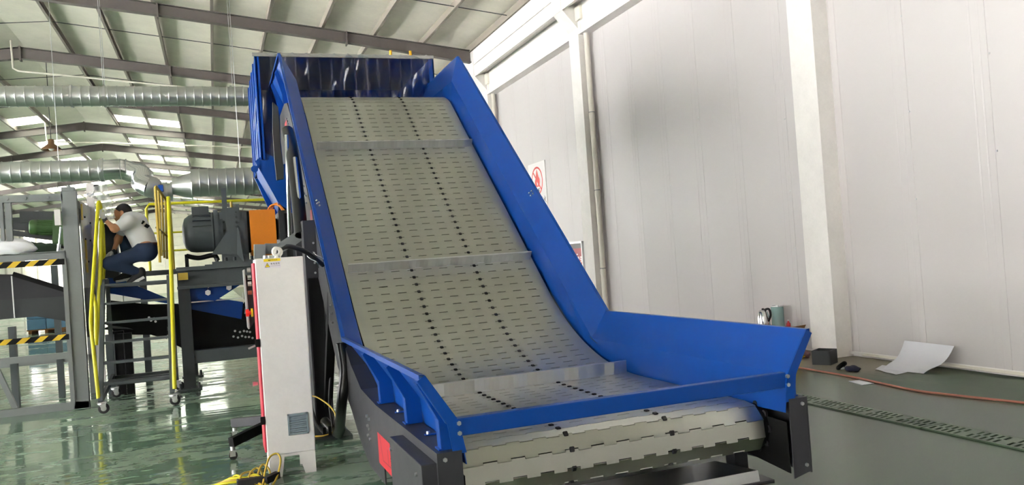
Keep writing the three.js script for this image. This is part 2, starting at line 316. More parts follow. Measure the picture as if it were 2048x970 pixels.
// strokes of the printed characters, unit boxes with y down
const HZ = {
  you: [[[0.05, 0.25], [0.95, 0.25]], [[0.45, 0], [0.3, 0.4], [0.05, 0.65]], [[0.35, 0.4], [0.35, 1]], [[0.35, 0.4], [0.85, 0.4], [0.85, 0.98], [0.7, 0.95]], [[0.35, 0.58], [0.85, 0.58]], [[0.35, 0.76], [0.85, 0.76]]],
  dian: [[[0.15, 0.2], [0.15, 0.7], [0.85, 0.7], [0.85, 0.2], [0.15, 0.2]], [[0.15, 0.45], [0.85, 0.45]], [[0.5, 0], [0.5, 0.95], [0.98, 0.95], [0.98, 0.8]]],
  wei: [[[0.4, 0], [0.15, 0.3]], [[0.35, 0.1], [0.7, 0.1], [0.6, 0.3]], [[0.15, 0.3], [0.95, 0.3]], [[0.2, 0.3], [0.15, 0.7], [0, 1]], [[0.4, 0.48], [0.75, 0.48], [0.75, 0.7], [0.45, 0.7]], [[0.4, 0.48], [0.4, 0.95], [0.92, 0.95], [0.92, 0.8]]],
  xian: [[[0.08, 0.05], [0.08, 1]], [[0.08, 0.05], [0.3, 0.05], [0.2, 0.35], [0.32, 0.55], [0.1, 0.65]], [[0.65, 0], [0.4, 0.3]], [[0.65, 0], [0.98, 0.3]], [[0.52, 0.35], [0.82, 0.35]], [[0.48, 0.5], [0.52, 0.75]], [[0.65, 0.5], [0.66, 0.75]], [[0.9, 0.48], [0.78, 0.9]], [[0.4, 0.92], [0.98, 0.92]]],
  yan: [[[0.05, 0.06], [0.95, 0.06]], [[0.3, 0.06], [0.3, 0.4]], [[0.65, 0.06], [0.65, 0.4]], [[0.12, 0.16], [0.2, 0.34]], [[0.85, 0.16], [0.76, 0.34]], [[0.05, 0.42], [0.95, 0.42]], [[0.2, 0.42], [0.18, 0.75], [0.02, 1]]],
  jin: [[[0.02, 0.15], [0.45, 0.15]], [[0.25, 0], [0.25, 0.45]], [[0.25, 0.15], [0.05, 0.42]], [[0.25, 0.2], [0.42, 0.38]], [[0.52, 0.15], [0.98, 0.15]], [[0.74, 0], [0.74, 0.45]], [[0.74, 0.15], [0.54, 0.42]], [[0.74, 0.2], [0.95, 0.4]], [[0.2, 0.55], [0.8, 0.55]], [[0.05, 0.7], [0.95, 0.7]], [[0.5, 0.7], [0.5, 1]], [[0.28, 0.78], [0.15, 0.95]], [[0.7, 0.78], [0.85, 0.95]]],
  smoke: [[[0.25, 0], [0.22, 0.55], [0.02, 1]], [[0.05, 0.25], [0.1, 0.45]], [[0.42, 0.2], [0.3, 0.42]], [[0.25, 0.6], [0.38, 0.8]], [[0.5, 0.08], [0.5, 0.98]], [[0.5, 0.08], [0.97, 0.08], [0.97, 0.98]], [[0.5, 0.92], [0.97, 0.92]], [[0.56, 0.35], [0.92, 0.35]], [[0.74, 0.15], [0.72, 0.5], [0.56, 0.8]], [[0.74, 0.5], [0.9, 0.78]]],
  fire: [[[0.5, 0], [0.48, 0.5], [0.05, 1]], [[0.5, 0.45], [0.95, 1]], [[0.15, 0.25], [0.25, 0.5]], [[0.88, 0.22], [0.65, 0.5]]],
};
// ---------- the plate conveyor ----------
const conveyor = thing('plate_conveyor', 'large blue inclined conveyor with hinged steel slats, filling the middle of the hall', 'conveyor', [2.1, 0, -6]);
const BX0 = 1.155, BW = 1.9, P = 0.105, YB = 0.585, SL = 0.8317;
// belt path in (z, y), from under the tail drum over the front, along, up and over the head
const path = [];
{
  const A = Math.atan(SL), zc = -4.30, rr = 0.152;
  const push = (z, y) => path.push([z, y]);
  for (let i = 0; i <= 70; i++) { const t = (-100 + i * 190 / 70) * Math.PI / 180; push(zc + rr * Math.cos(t), YB - rr + rr * Math.sin(t)); }
  const zk = -6.62 - (YB - 0.56) / SL, R1 = 2.7, T1 = R1 * Math.tan(A / 2);
  push(zk + T1, YB);
  for (let i = 1; i <= 60; i++) { const t = A * i / 60; push(zk + T1 - R1 * Math.sin(t), YB + R1 * (1 - Math.cos(t))); }
  const yt = 3.8, zt = -6.62 - (yt - 0.56) / SL, R2 = 0.85, T2 = R2 * Math.tan(A / 2);
  push(zt + T2 * Math.cos(A), yt - T2 * Math.sin(A));
  for (let i = 1; i <= 40; i++) { const t = A * (1 - i / 40); push(zt - T2 + R2 * Math.sin(t), yt - R2 * (1 - Math.cos(t))); }
  push(-11.9, yt);
}
const plen = [0]; for (let i = 1; i < path.length; i++) plen.push(plen[i - 1] + Math.hypot(path[i][0] - path[i - 1][0], path[i][1] - path[i - 1][1]));
const onPath = (s) => { let i = 1; while (i < path.length - 1 && plen[i] < s) i++; const t = (s - plen[i - 1]) / (plen[i] - plen[i - 1]); return [0, 1].map((k) => path[i - 1][k] + (path[i][k] - path[i - 1][k]) * t); };
{
  const tp = BW / 12, h = tp / 4, a = 0.0085, gap = 0.0095, gs = 0.0008, g0 = 0.0004;
  const low = [[0, -a]], up = [];
  for (let k = 1; k <= 11; k++) { const c = k * tp; low.push([c - h - gs, -a], [c - h - gs, a], [c + h + gs, a], [c + h + gs, -a]); up.push([c - h, P - a - g0], [c - h, P + a - gap], [c + h, P + a - gap], [c + h, P - a - g0]); }
  low.push([BW, -a]);
  const pts = [...low, [BW, P - a - g0], ...up.reverse(), [0, P - a - g0]];
  const sh = new THREE.Shape(pts.map((p) => new THREE.Vector2(p[0], p[1])));
  const slatG = new THREE.ExtrudeGeometry(sh, { depth: 0.005, bevelEnabled: false }); slatG.translate(0, 0, -0.005); boxUV(slatG);
  const clipG = merge([new RoundedBoxGeometry(0.028, 0.03, 0.016, 1, 0.005)]); boxUV(clipG);
  const endG = new THREE.CylinderGeometry(0.012, 0.012, 0.03, 8).rotateZ(Math.PI / 2);
  const n = Math.floor(plen[plen.length - 1] / P) - 1;
  for (let i = 0; i < n; i++) {
    const p = onPath(i * P + 0.02), q = onPath((i + 1) * P + 0.02);
    const slat = new THREE.Mesh(slatG, M.belt); slat.name = 'slat'; slat.castShadow = slat.receiveShadow = true;
    // local x across, y along the travel, z out of the belt
    const y = V([0, q[1] - p[1], q[0] - p[0]]).normalize(), x = V([1, 0, 0]), z = x.clone().cross(y);
    slat.quaternion.setFromRotationMatrix(new THREE.Matrix4().makeBasis(x, y, z));
    slat.position.set(BX0 - 2.1, p[1], p[0] + 6);
    conveyor.add(slat);
    for (const cx of [4 * tp, 8 * tp]) { const c = new THREE.Mesh(clipG, M.rubber); c.name = 'hinge_clip'; c.position.set(cx, P, 0.001); c.castShadow = true; slat.add(c); }
  }
  // cross flights
  const fl = (s0) => {
    const p = onPath(s0), q = onPath(s0 + 0.02);
    const y = V([0, q[1] - p[1], q[0] - p[0]]).normalize(), x = V([1, 0, 0]), z = x.clone().cross(y);
    const f = new THREE.Mesh(flightG, M.flight); f.name = 'flight'; f.castShadow = f.receiveShadow = true;
    f.quaternion.setFromRotationMatrix(new THREE.Matrix4().makeBasis(x, y, z)); f.position.set(BX0 - 2.1, p[1], p[0] + 6); conveyor.add(f);
  };
  // an upright plate, slightly buckled along its length, with a foot tabbed to the slat knuckles
  const fp = [], N = 48; const W2 = BW - 0.05;
  const wob = (t) => 0.004 * Math.sin(t * 38) + 0.003 * Math.sin(t * 71 + 1);
  for (let i = 0; i <= N; i++) { const t = i / N; fp.push([0.025 + W2 * t, wob(t)]); }
  const s2 = new THREE.Shape([...fp.map((p) => new THREE.Vector2(p[0], p[1])), ...fp.slice().reverse().map((p) => new THREE.Vector2(p[0], p[1] + 0.004))]);
  const up2 = new THREE.ExtrudeGeometry(s2, { depth: 0.1, bevelEnabled: false });
  const tabs = []; for (let k = 0; k < 12; k++) tabs.push(box(tp * 0.52, 0.05, 0.003, [tp * (k + 0.5), 0.024, 0.0035]));
  const flightG = merge([up2, box(W2, 0.016, 0.003, [BW / 2, 0.008, 0.0995]), ...tabs]); boxUV(flightG);
  let best = 0, bd = 9; for (let i = 0; i < n; i++) { const p = onPath(i * P + 0.03); const d = Math.abs(p[0] + 7.77); if (d < bd) { bd = d; best = i; } }
  for (const k of [-21, 0, 21]) fl((best + k) * P + 0.05);
}
// side walls: a low upright skirt and a flared plate above it
const wallPath = {
  foot: [[-3.99, 0.56], [-5.6, 0.54], [-6.2, 0.585], [-6.61, 0.69], [-6.63, 0.7], [-7.1, 0.96], [-7.6, 1.31], [-10.2, 3.48], [-10.407, 3.64], [-10.42, 3.65], [-10.85, 3.74], [-12.6, 3.74]],
  bend: [[-3.99, 0.785], [-5.6, 0.793], [-6.2, 0.796], [-6.61, 0.8], [-6.63, 0.81], [-7.1, 1.2], [-7.6, 1.616], [-10.2, 3.778], [-10.4, 3.944], [-10.412, 3.95], [-10.85, 3.947], [-12.6, 3.94]],
  lip: [[-3.99, 1.03], [-5.6, 1.03], [-6.2, 1.03], [-6.61, 1.03], [-6.63, 1.035], [-7.1, 1.426], [-7.6, 1.842], [-10.2, 4.004], [-10.595, 4.33], [-10.607, 4.335], [-10.85, 4.332], [-12.6, 4.3]],
};
for (const s of [1, -1]) {
  const X = (v) => (s > 0 ? v : 4.22 - v);                             // mirror about the middle of the belt
  const foot = wallPath.foot.map((p) => [X(3.085), p[1], p[0]]), bend = wallPath.bend.map((p) => [X(3.115), p[1], p[0]]), lip = wallPath.lip.map((p) => [X(3.272), p[1], p[0]]);
  const w = mk('side_wall', [ruled(foot, bend, s * 0.005), ruled(bend, lip, s * 0.005)], M.blue, conveyor);
  const lipB = lip.map((p) => [p[0] + s * 0.03, p[1] + 0.002, p[2]]), lipC = lipB.map((p) => [p[0], p[1] - 0.03, p[2]]);
  mk('lip', [ruled(lip, lipB, s * 0.004), ruled(lipB, lipC, s * 0.004)], M.blue, w);
  // front end flange
  const z = -3.985;
  mk('end_flange', [plate([[X(3.085), 0.62, z], [X(3.115), 0.785, z], [X(3.272), 1.03, z], [X(3.312), 1.005, z], [X(3.175), 0.775, z], [X(3.155), 0.62, z]], 0.006),
    plate([[X(3.155), 0.62, z], [X(3.175), 0.775, z], [X(3.312), 1.005, z], [X(3.312), 1.005, z - 0.05], [X(3.175), 0.775, z - 0.05], [X(3.155), 0.62, z - 0.05]].slice(0, 0).concat([[X(3.175), 0.775, z], [X(3.312), 1.005, z], [X(3.312), 1.005, z - 0.05], [X(3.175), 0.775, z - 0.05]]), 0.005)], M.blue, w);
  // gusset ribs outside, horizontal run, incline and head
  const rib = (zz, dy) => {
    const prof = [[3.2, 0.64], [3.11, 0.64], [3.115, 0.785], [3.27, 1.02], [3.305, 0.985], [3.205, 0.79]];
    const r = mk('rib', [plate(prof.map((p) => [X(p[0]), p[1] + dy, zz]), 0.006), plate([[X(3.2), 0.64 + dy, zz], [X(3.205), 0.79 + dy, zz], [X(3.205), 0.79 + dy, zz - 0.07], [X(3.2), 0.64 + dy, zz - 0.07]], 0.005),
      plate([[X(3.205), 0.79 + dy, zz], [X(3.305), 0.985 + dy, zz], [X(3.305), 0.985 + dy, zz - 0.07], [X(3.205), 0.79 + dy, zz - 0.07]], 0.005), span(X(3.11), X(3.215), 0.636 + dy, 0.644 + dy, zz - 0.08, zz)], M.blue, w);
    for (const q of [0.03, 0.075]) mk('bolt', bolt([X(3.115 + q), 0.644 + dy, zz - 0.03], [0, 1, 0], 0.012, 0.012), M.zinc, r);
  };
  for (const zz of [-4.03, -4.8, -5.62]) rib(zz, 0);
  for (const zz of [-7.9, -8.7, -9.5, -10.2]) {
    const y = 0.56 + SL * (-zz - 6.62), n = [0, Math.cos(Math.atan(SL)), Math.sin(Math.atan(SL))];
    const off = (x, h) => [X(x), y + h * n[1], zz + h * n[2]];
    mk('rib', [plate([off(3.2, -0.05), off(3.11, -0.05), off(3.12, 0.17), off(3.268, 0.34), off(3.3, 0.3), off(3.2, 0.12)], 0.006)], M.blue, w);
  }
  for (const zz of [-11.3, -12.1]) mk('rib', plate([[X(3.2), 3.75, zz], [X(3.1), 3.75, zz], [X(3.12), 3.95, zz], [X(3.268), 4.3, zz], [X(3.3), 4.25, zz], [X(3.22), 3.95, zz]], 0.006), M.blue, w);
  // clips that hold the skirt to the frame
  for (const zz of [-4.42, -5.2]) { mk('clip', [span(X(3.11), X(3.19), 0.638, 0.644, zz - 0.02, zz + 0.01)], M.blue, w); mk('bolt', bolt([X(3.17), 0.644, zz - 0.005], [0, 1, 0], 0.012, 0.015), M.zinc, w); }
  for (const [dz, h] of [[0, 0.3], [0.04, 0.3], [0, 0.325], [0.04, 0.325]]) {
    const zz = -8.35 + dz, y = 0.56 + SL * (-zz - 6.62); const c = Math.cos(Math.atan(SL)), sn = Math.sin(Math.atan(SL));
    mk('bolt', cyl([X(3.115 + (h - 0.17) * 0.87), y + h * c, zz + h * sn], [X(3.115 + (h - 0.17) * 0.87 - 0.015), y + h * c + 0.012, zz + h * sn + 0.006], 0.011, 0.01, 6), M.chrome, w);
  }
  // dark frame cheeks
  const cheek = [[-3.98, 0.636], [-5.6, 0.632], [-6.2, 0.665], [-6.62, 0.80], [-7.1, 1.04], [-7.6, 1.36], [-10.2, 3.5], [-10.5, 3.68], [-10.85, 3.74], [-11.6, 3.72], [-11.75, 3.4], [-11.6, 3.05], [-11.0, 3.0], [-10.4, 3.05],
    [-7.75, 0.96], [-7.3, 0.62], [-6.75, 0.42], [-6.35, 0.22], [-6.0, 0.13], [-5.45, 0.13], [-5.45, 0.36], [-5.12, 0.36], [-5.12, 0.15], [-3.98, 0.19]];
  const side = mk('side_frame', [plate(cheek.map((p) => [X(3.235), p[1], p[0]]), 0.01)], M.charcoal, conveyor);
  const top = cheek.slice(0, 10), A3 = top.map((p) => [X(3.235), p[1], p[0]]), B3 = top.map((p) => [X(3.11), p[1], p[0]]);
  mk('top_plate', ruled(A3, B3, s * -0.006), M.charcoal, side);
  mk('front_plate', [plate([[X(3.11), 0.17, -3.985], [X(3.235), 0.2, -3.985], [X(3.235), 0.636, -3.985], [X(3.11), 0.636, -3.985]], 0.008)], M.charcoal, side);
  mk('inner_plate', plate([[X(3.1), 0.5, -4.0], [X(3.1), 0.2, -4.0], [X(3.1), 0.34, -5.4], [X(3.1), 0.5, -6.2], [X(3.1), 0.55, -5.4]], 0.006), M.black, side);
  for (const y of [0.6, 0.24]) mk('bolt', bolt([X(3.2), y, -3.98], [0, 0, 1], 0.012, 0.01), M.zinc, side);
  if (s < 0) {
    const bx = X(3.24), O = [-1, 0, 0];
    for (const [z2, y2] of [[-5.98, 0.5], [-5.9, 0.49], [-5.98, 0.43], [-5.9, 0.42], [-5.98, 0.36], [-5.9, 0.35], [-5.08, 0.5], [-5.0, 0.49], [-5.06, 0.36], [-5.02, 0.25], [-4.95, 0.21], [-7.6, 1.25], [-7.52, 1.18], [-7.6, 1.17], [-7.52, 1.1], [-9.0, 2.3], [-9.0, 2.38], [-9.15, 2.42], [-9.15, 2.5], [-10.2, 3.25], [-10.3, 3.3], [-10.4, 3.4], [-10.5, 3.45], [-10.6, 3.5], [-10.35, 3.2], [-10.5, 3.3], [-10.65, 3.4]])
      mk('bolt', bolt([bx, y2, z2], O, 0.013, 0.014), M.zinc, side);
  }
}
mk('cross_bar', [span(1.1, 3.12, 0.7, 0.79, -4.06, -4.0, 0.006)], M.blue, conveyor);
for (const x of [1.105, 3.115]) for (const y of [0.72, 0.77]) mk('bolt', bolt([x, y, -3.99], [0, 0, 1], 0.013, 0.014), M.zinc, conveyor);
mk('tail_shaft', [cyl([0.99, YB - 0.152, -4.3], [3.23, YB - 0.152, -4.3], 0.03, 0.03, 16)], M.darkGrey, conveyor);
for (const x of [1.13, 1.75, 2.45, 3.08]) mk('sprocket', [cyl([x - 0.02, YB - 0.152, -4.3], [x + 0.02, YB - 0.152, -4.3], 0.142, 0.142, 9), cyl([x - 0.05, YB - 0.152, -4.3], [x + 0.05, YB - 0.152, -4.3], 0.06, 0.06, 14)], M.black, conveyor);
for (let i = 0; i < 9; i++) { const a = (i * 40 - 80) * Math.PI / 180; mk('chain_roller', cyl([3.085, YB - 0.152 + 0.137 * Math.sin(a), -4.3 + 0.137 * Math.cos(a)], [3.1, YB - 0.152 + 0.137 * Math.sin(a), -4.3 + 0.137 * Math.cos(a)], 0.022, 0.022, 10), M.rubber, conveyor); }
mks('drip_tray', [plate([[1.2, 0.2, -4.15], [2.98, 0.2, -4.15], [2.98, 0.16, -4.6], [1.2, 0.16, -4.6]], 0.006), plate([[1.2, 0.2, -4.15], [2.98, 0.2, -4.15], [2.98, 0.14, -4.14], [1.2, 0.14, -4.14]], 0.006)], M.galv, conveyor);
mks('under_pan', [plate([[1.12, 0.35, -4.6], [3.08, 0.35, -4.6], [3.08, 0.33, -6.2], [1.12, 0.33, -6.2]], 0.006), plate([[1.14, 0.42, -6.6], [3.08, 0.42, -6.6], [3.08, 3.1, -10.7], [1.14, 3.1, -10.7]], 0.008)], M.black, conveyor);
mk('foot_frame', [bar([1.06, 0.06, -4.62], [3.2, 0.06, -4.62], 0.1, 0.1), bar([3.16, 0.2, -4.62], [3.16, 0.0, -4.62], 0.1, 0.1, [0, 0, 1]), bar([1.06, 0.2, -4.62], [1.06, 0.0, -4.62], 0.1, 0.1, [0, 0, 1]), span(3.1, 3.34, 0, 0.012, -4.62, -4.48), span(0.98, 1.12, 0, 0.012, -4.68, -4.5)], M.charcoal, conveyor);
mk('guard_box', [span(0.9, 0.985, 0.16, 0.585, -4.78, -4.0, 0.006)], M.charcoal, conveyor);
for (const [y, z] of [[0.52, -4.74], [0.52, -4.1], [0.24, -4.74]]) mk('bolt', bolt([0.9, y, z], [-1, 0, 0], 0.011, 0.01), M.zinc, conveyor);
// red notice on the left cheek
{
  const c = document.createElement('canvas'); c.width = 256; c.height = 256; const k = c.getContext('2d');
  k.fillStyle = '#b3202c'; k.fillRect(0, 0, 256, 256); k.strokeStyle = '#7d161f'; k.lineWidth = 12; k.beginPath(); k.moveTo(40, 0); k.lineTo(96, 200); k.lineTo(256, 190); k.moveTo(200, 70); k.lineTo(206, 200); k.stroke();
  const t = new THREE.CanvasTexture(c); t.colorSpace = THREE.SRGBColorSpace;
  const sticker = (y0, y1, z0, z1, n) => {
    const g = new THREE.PlaneGeometry(Math.abs(z1 - z0), y1 - y0).rotateY(-Math.PI / 2).translate(0.979, (y0 + y1) / 2, (z0 + z1) / 2);
    mk(n, g, new THREE.MeshStandardMaterial({ map: t, roughness: 0.45 }), conveyor, true);
  };
  sticker(0.24, 0.45, -5.62, -5.2, 'red_sticker'); sticker(3.2, 3.5, -10.95, -10.7, 'red_sticker'); sticker(2.0, 2.2, -8.75, -8.6, 'red_sticker');
}
// support column on the left with its bracket arm, and the one on the right
for (const s of [-1, 1]) {
  const X = (v) => (s < 0 ? v : 4.22 - v);
  const col = mk('support_column', [span(X(0.86), X(0.875), 0.02, 2.08, -8.62, -8.4), span(X(1.025), X(1.04), 0.02, 1.9, -8.62, -8.4), span(X(0.875), X(1.025), 0.02, 1.95, -8.52, -8.5), plate([[X(0.86), 2.08, -8.4], [X(0.98), 2.08, -8.4], [X(1.04), 1.9, -8.4], [X(1.04), 1.5, -8.4], [X(0.86), 1.5, -8.4]], 0.008)], M.charcoal, conveyor);
  mk('base_plate', span(X(0.7), X(1.12), 0, 0.02, -8.85, -7.75), M.darkGrey, col);
  for (const y of [1.55, 1.65, 1.75, 1.85]) mk('bolt', bolt([X(0.95), y, -8.39], [0, 0, 1], 0.012, 0.012), M.zinc, col);
  mk('brace', bar([X(1.0), 0.2, -8.5], [X(1.02), 1.35, -7.75], 0.08, 0.08), M.black, col);
  mk('head_support', [span(X(1.0), X(1.12), 0.02, 3.05, -10.9, -10.75), span(X(1.0), X(1.12), 0, 0.02, -11, -10.6)], M.charcoal, conveyor);
}
mk('bracket_arm', [plate([[0.504, 1.883, -8.7], [0.631, 1.876, -8.7], [0.766, 1.955, -8.7], [0.936, 2.081, -8.7], [0.947, 1.945, -8.7], [0.789, 1.84, -8.7], [0.645, 1.772, -8.7], [0.497, 1.777, -8.7]], 0.05), plate([[0.396, 1.88, -8.7], [0.503, 1.873, -8.7], [0.494, 1.736, -8.7], [0.387, 1.738, -8.7]], 0.14)], M.midGrey, conveyor);
// hoses and conduits at the left flank
mk('hose', tube([[0.9, 3.21, -9.779], [0.88, 2.725, -9.081], [0.87, 2.322, -8.804], [0.86, 1.944, -8.587]], 0.07, 40, 10), M.rubberGloss, conveyor);
for (const p of [[[0.84, 3.083, -9.274], [0.82, 2.581, -9.231], [0.82, 1.942, -9.469]], [[0.88, 2.785, -8.921], [0.88, 2.425, -8.785], [0.88, 2.061, -8.663]]]) mk('conduit', tube(p, 0.022, 30, 8), M.chrome, conveyor);
mk('torque_arm', plate([[0.863, 3.826, -11.2], [0.929, 3.759, -11.2], [0.924, 3.192, -11.2], [0.948, 2.958, -11.2], [0.938, 2.805, -11.2], [0.848, 2.795, -11.2], [0.839, 3.061, -11.2], [0.839, 3.46, -11.2]], 0.08), M.darkGrey, conveyor);
mk('hose', tube([[0.955, 0.961, -6.9], [0.969, 0.735, -6.9], [0.928, 0.491, -6.9], [0.989, 0.04, -7.78], [0.98, 0.03, -8.0], [0.92, 0.1, -8.2]], 0.045, 40, 10), M.rubberGloss, conveyor);
// ---------- feed hood with strip curtain, shredder behind ----------
const hood = thing('feed_hood', 'tall blue sheet-steel hood over the top end of the conveyor', 'hood', [2.05, 3.1, -13.3]);
{
  const x0 = 0.76, x1 = 3.36, z0 = -12.2, z1 = -14.6, y0 = 3.2, y1 = 4.72;
  mk('side_panel', span(x0 - 0.02, x0, y0, y1, z1, z0), M.blue, hood); mk('side_panel', span(x1, x1 + 0.02, y0, y1, z1, z0), M.blue, hood);
  for (let k = 0; k < 5; k++) mk('stiffener', span(x0 - 0.035, x0 - 0.02, y0, y1, z0 - 0.08 - k * 0.56, z0 - k * 0.56), M.blue, hood);
  mk('back_panel', span(x0, x1, y0, y1, z1 - 0.02, z1), M.blue, hood);
  mk('top_panel', span(x0, x1, y1, y1 + 0.02, z1, z0 - 0.1), M.blue, hood);
  mks('front_edge', [span(x0 - 0.02, x0 + 0.03, y0, y1, z0 - 0.02, z0), span(x1 - 0.06, x1 + 0.02, 3.75, y1, z0 - 0.02, z0)], M.blue, hood);
  mk('curtain_rail', [span(x0 - 0.06, x1 + 0.02, y1 - 0.03, y1 + 0.02, z0 + 0.0, z0 + 0.03), ...Array.from({ length: 26 }, (_, i) => bar([x0 + i * 0.1, y1 + (i % 2 ? 0.022 : -0.022), z0 + 0.035], [x0 + (i + 1) * 0.1, y1 + (i % 2 ? -0.022 : 0.022), z0 + 0.035], 0.01, 0.012))], M.galv, hood);
  // hanging clear strips, each slightly bowed
  const sw = 0.2, n = 15;
  for (let k = 0; k < n; k++) {
    const c = x0 + 0.02 + (k + 0.5) * (x1 - x0) / n, bottom = c < 1.0 ? 3.25 : c > 3.2 ? 3.9 : 3.83, bow = 0.035 + rnd(0, 0.035);
    const g = new THREE.PlaneGeometry(sw, y1 - bottom, 8, 14), p = g.attributes.position;
    for (let i = 0; i < p.count; i++) { const u = p.getX(i) / sw * 2, v = 0.5 - p.getY(i) / (y1 - bottom); p.setZ(i, bow * (1 - u * u) * (0.3 + Math.sin(v * 5 + k)) + 0.03 * v * Math.sin(k * 1.7) + (k % 2) * 0.012); }
    g.computeVertexNormals(); g.translate(c, (y1 + bottom) / 2, z0 - 0.03);
    mk('curtain_strip', g, M.pvc, hood);
  }
  for (const x of [2.74, 3.05]) mk('lifting_post', cyl([x, y1, z0 - 0.1], [x, y1 + 0.12, z0 - 0.1], 0.022, 0.022, 10), paint('#efb41c', 0.45), hood);
  for (const [y, d] of [[3.75, 0.5], [4.1, 0.3]]) mk('packing_strap', bar([x0 - 0.045, y, z0 - 0.02], [x0 - 0.04, y - d, z0 - 1.1], 0.008, 0.03), M.film, hood);
}
const sh = thing('shredder', 'dark grey shredder with motor, gearbox and orange coupling guard on a steel base', 'machine', [0.3, 0, -13]);
{
  const z = -12.9;
  // hopper under the hood
  const hp = mk('hopper', [plate([[0.654, 3.191, -12.25], [0.799, 3.303, -12.25], [1.0, 3.19, -12.25], [1.25, 2.3, -12.25], [0.927, 2.58, -12.25]], 0.02), plate([[0.654, 3.191, -12.25], [0.927, 2.58, -12.25], [1.1, 2.55, -14.5], [0.78, 3.2, -14.5]], 0.02),
    plate([[0.95, 3.19, -12.26], [3.3, 3.19, -12.26], [3.0, 2.45, -12.26], [1.1, 2.45, -12.26]], 0.02), plate([[3.36, 3.19, -12.3], [3.36, 3.19, -14.6], [3.0, 2.45, -14.4], [3.0, 2.45, -12.4]], 0.02), plate([[0.75, 3.19, -14.6], [3.36, 3.19, -14.6], [3.0, 2.45, -14.4], [1.0, 2.45, -14.4]], 0.02)], M.blue, sh);
  mk('lug', [cyl([0.631, 3.07, -12.2], [0.634, 3.077, -12.26], 0.05, 0.05, 12), bar([0.632, 3.074, -12.23], [0.697, 3.115, -12.23], 0.03, 0.04)], M.blue, hp);
  // body
  const body = mk('cutting_chamber', [span(0.94, 3.2, 1.72, 2.46, -14.4, -12.55)], M.darkGrey, sh);
  for (const [a, b] of [[0.94, 1.02], [1.12, 1.16], [1.5, 1.56], [2.2, 2.26], [3.1, 3.2]]) mk('stiffener', span(a, b, 1.72, 2.48, -12.55, -12.45), M.darkGrey, body);
  for (const y of [1.74, 2.12, 2.44]) mk('stiffener', span(0.94, 3.2, y, y + 0.04, -12.55, -12.46), M.darkGrey, body);
  // base frame
  const bf = mk('base_frame', [span(-0.5, 3.2, 1.43, 1.47, -12.75, -12.35), span(-0.5, 3.2, 1.45, 1.72, -12.57, -12.55), span(-0.5, 3.2, 1.69, 1.74, -12.8, -12.4), span(-0.5, 3.2, 1.43, 1.74, -14.4, -14.2), span(-0.5, -0.4, 1.43, 1.74, -14.4, -12.6), span(1.0, 1.2, 1.43, 1.74, -14.4, -12.6)], M.steelGrey, sh);
  mk('name_plate', span(-0.48, -0.35, 1.56, 1.66, -12.395, -12.385), M.yellowDull, bf);
  for (const [x, zz] of [[-0.42, -12.62], [-0.42, -14.2], [3.1, -12.62], [3.1, -14.2], [1.1, -12.62]]) {
    const lg = mk('leg', [span(x - 0.08, x + 0.08, 0.02, 1.45, zz - 0.1, zz - 0.08), span(x - 0.08, x + 0.08, 0.02, 1.45, zz + 0.08, zz + 0.1), span(x - 0.01, x + 0.01, 0.02, 1.45, zz - 0.09, zz + 0.09)], M.darkGrey, sh);
    mk('foot_plate', span(x - 0.16, x + 0.16, 0, 0.02, zz - 0.16, zz + 0.16), M.darkGrey, lg);
    for (const a of [-0.12, 0.12]) mk('bolt', cyl([x + a, 0.02, zz + 0.12], [x + a, 0.1, zz + 0.12], 0.02, 0.02, 8), M.darkGrey, lg);
  }
  mk('tie_beam', [span(-0.5, 1.1, 0.36, 0.54, -12.7, -12.56)], M.steelGrey, sh);
  // motor
  const my = 2.23, mo = mk('motor', lathe([[0, 0], [0.12, 0.0], [0.22, 0.035], [0.27, 0.1], [0.285, 0.18], [0.285, 0.4], [0.3, 0.41], [0.3, 0.44], [0, 0.44]], [-0.4, my, z], [0.6, my, z], 36), M.steelGrey, sh);
  mk('cooling_rib', Array.from({ length: 20 }, (_, i) => { const a = i / 20 * 6.283; return bar([-0.25, my + 0.29 * Math.sin(a), z + 0.29 * Math.cos(a)], [-0.0, my + 0.29 * Math.sin(a), z + 0.29 * Math.cos(a)], 0.014, 0.03, [0, Math.sin(a), Math.cos(a)]); }).slice(0, 6).concat([]), M.steelGrey, mo);
  mk('terminal_box', span(-0.26, -0.02, 2.48, 2.61, z - 0.1, z + 0.14, 0.012), M.steelGrey, mo);
  mk('motor_foot', [tube([[-0.36, 1.9, z + 0.2], [-0.2, 1.86, z + 0.24], [0.02, 1.88, z + 0.24], [0.06, 1.8, z + 0.24]], 0.035, 20, 8), bar([-0.36, 1.92, z + 0.2], [-0.36, 1.72, z + 0.22], 0.05, 0.05)], M.black, mo);
  mk('flange', [cyl([0.04, my, z], [0.1, my, z], 0.33, 0.33, 36), cyl([0.1, my, z], [0.16, my, z], 0.3, 0.3, 36)], M.steelGrey, sh);
  for (let i = 0; i < 12; i++) { const a = i / 12 * 6.283; mk('bolt', cyl([0.16, my + 0.27 * Math.sin(a), z + 0.27 * Math.cos(a)], [0.19, my + 0.27 * Math.sin(a), z + 0.27 * Math.cos(a)], 0.016, 0.016, 6), M.darkGrey, sh); }
  mk('lantern_housing', [lathe([[0.24, 0], [0.22, 0.05], [0.22, 0.12], [0.26, 0.14], [0.26, 0.2], [0, 0.2]], [0.14, my, z], [1, my, z], 30)], M.steelGrey, sh);
  // gearbox stand with gusset
  const gz = -12.62;
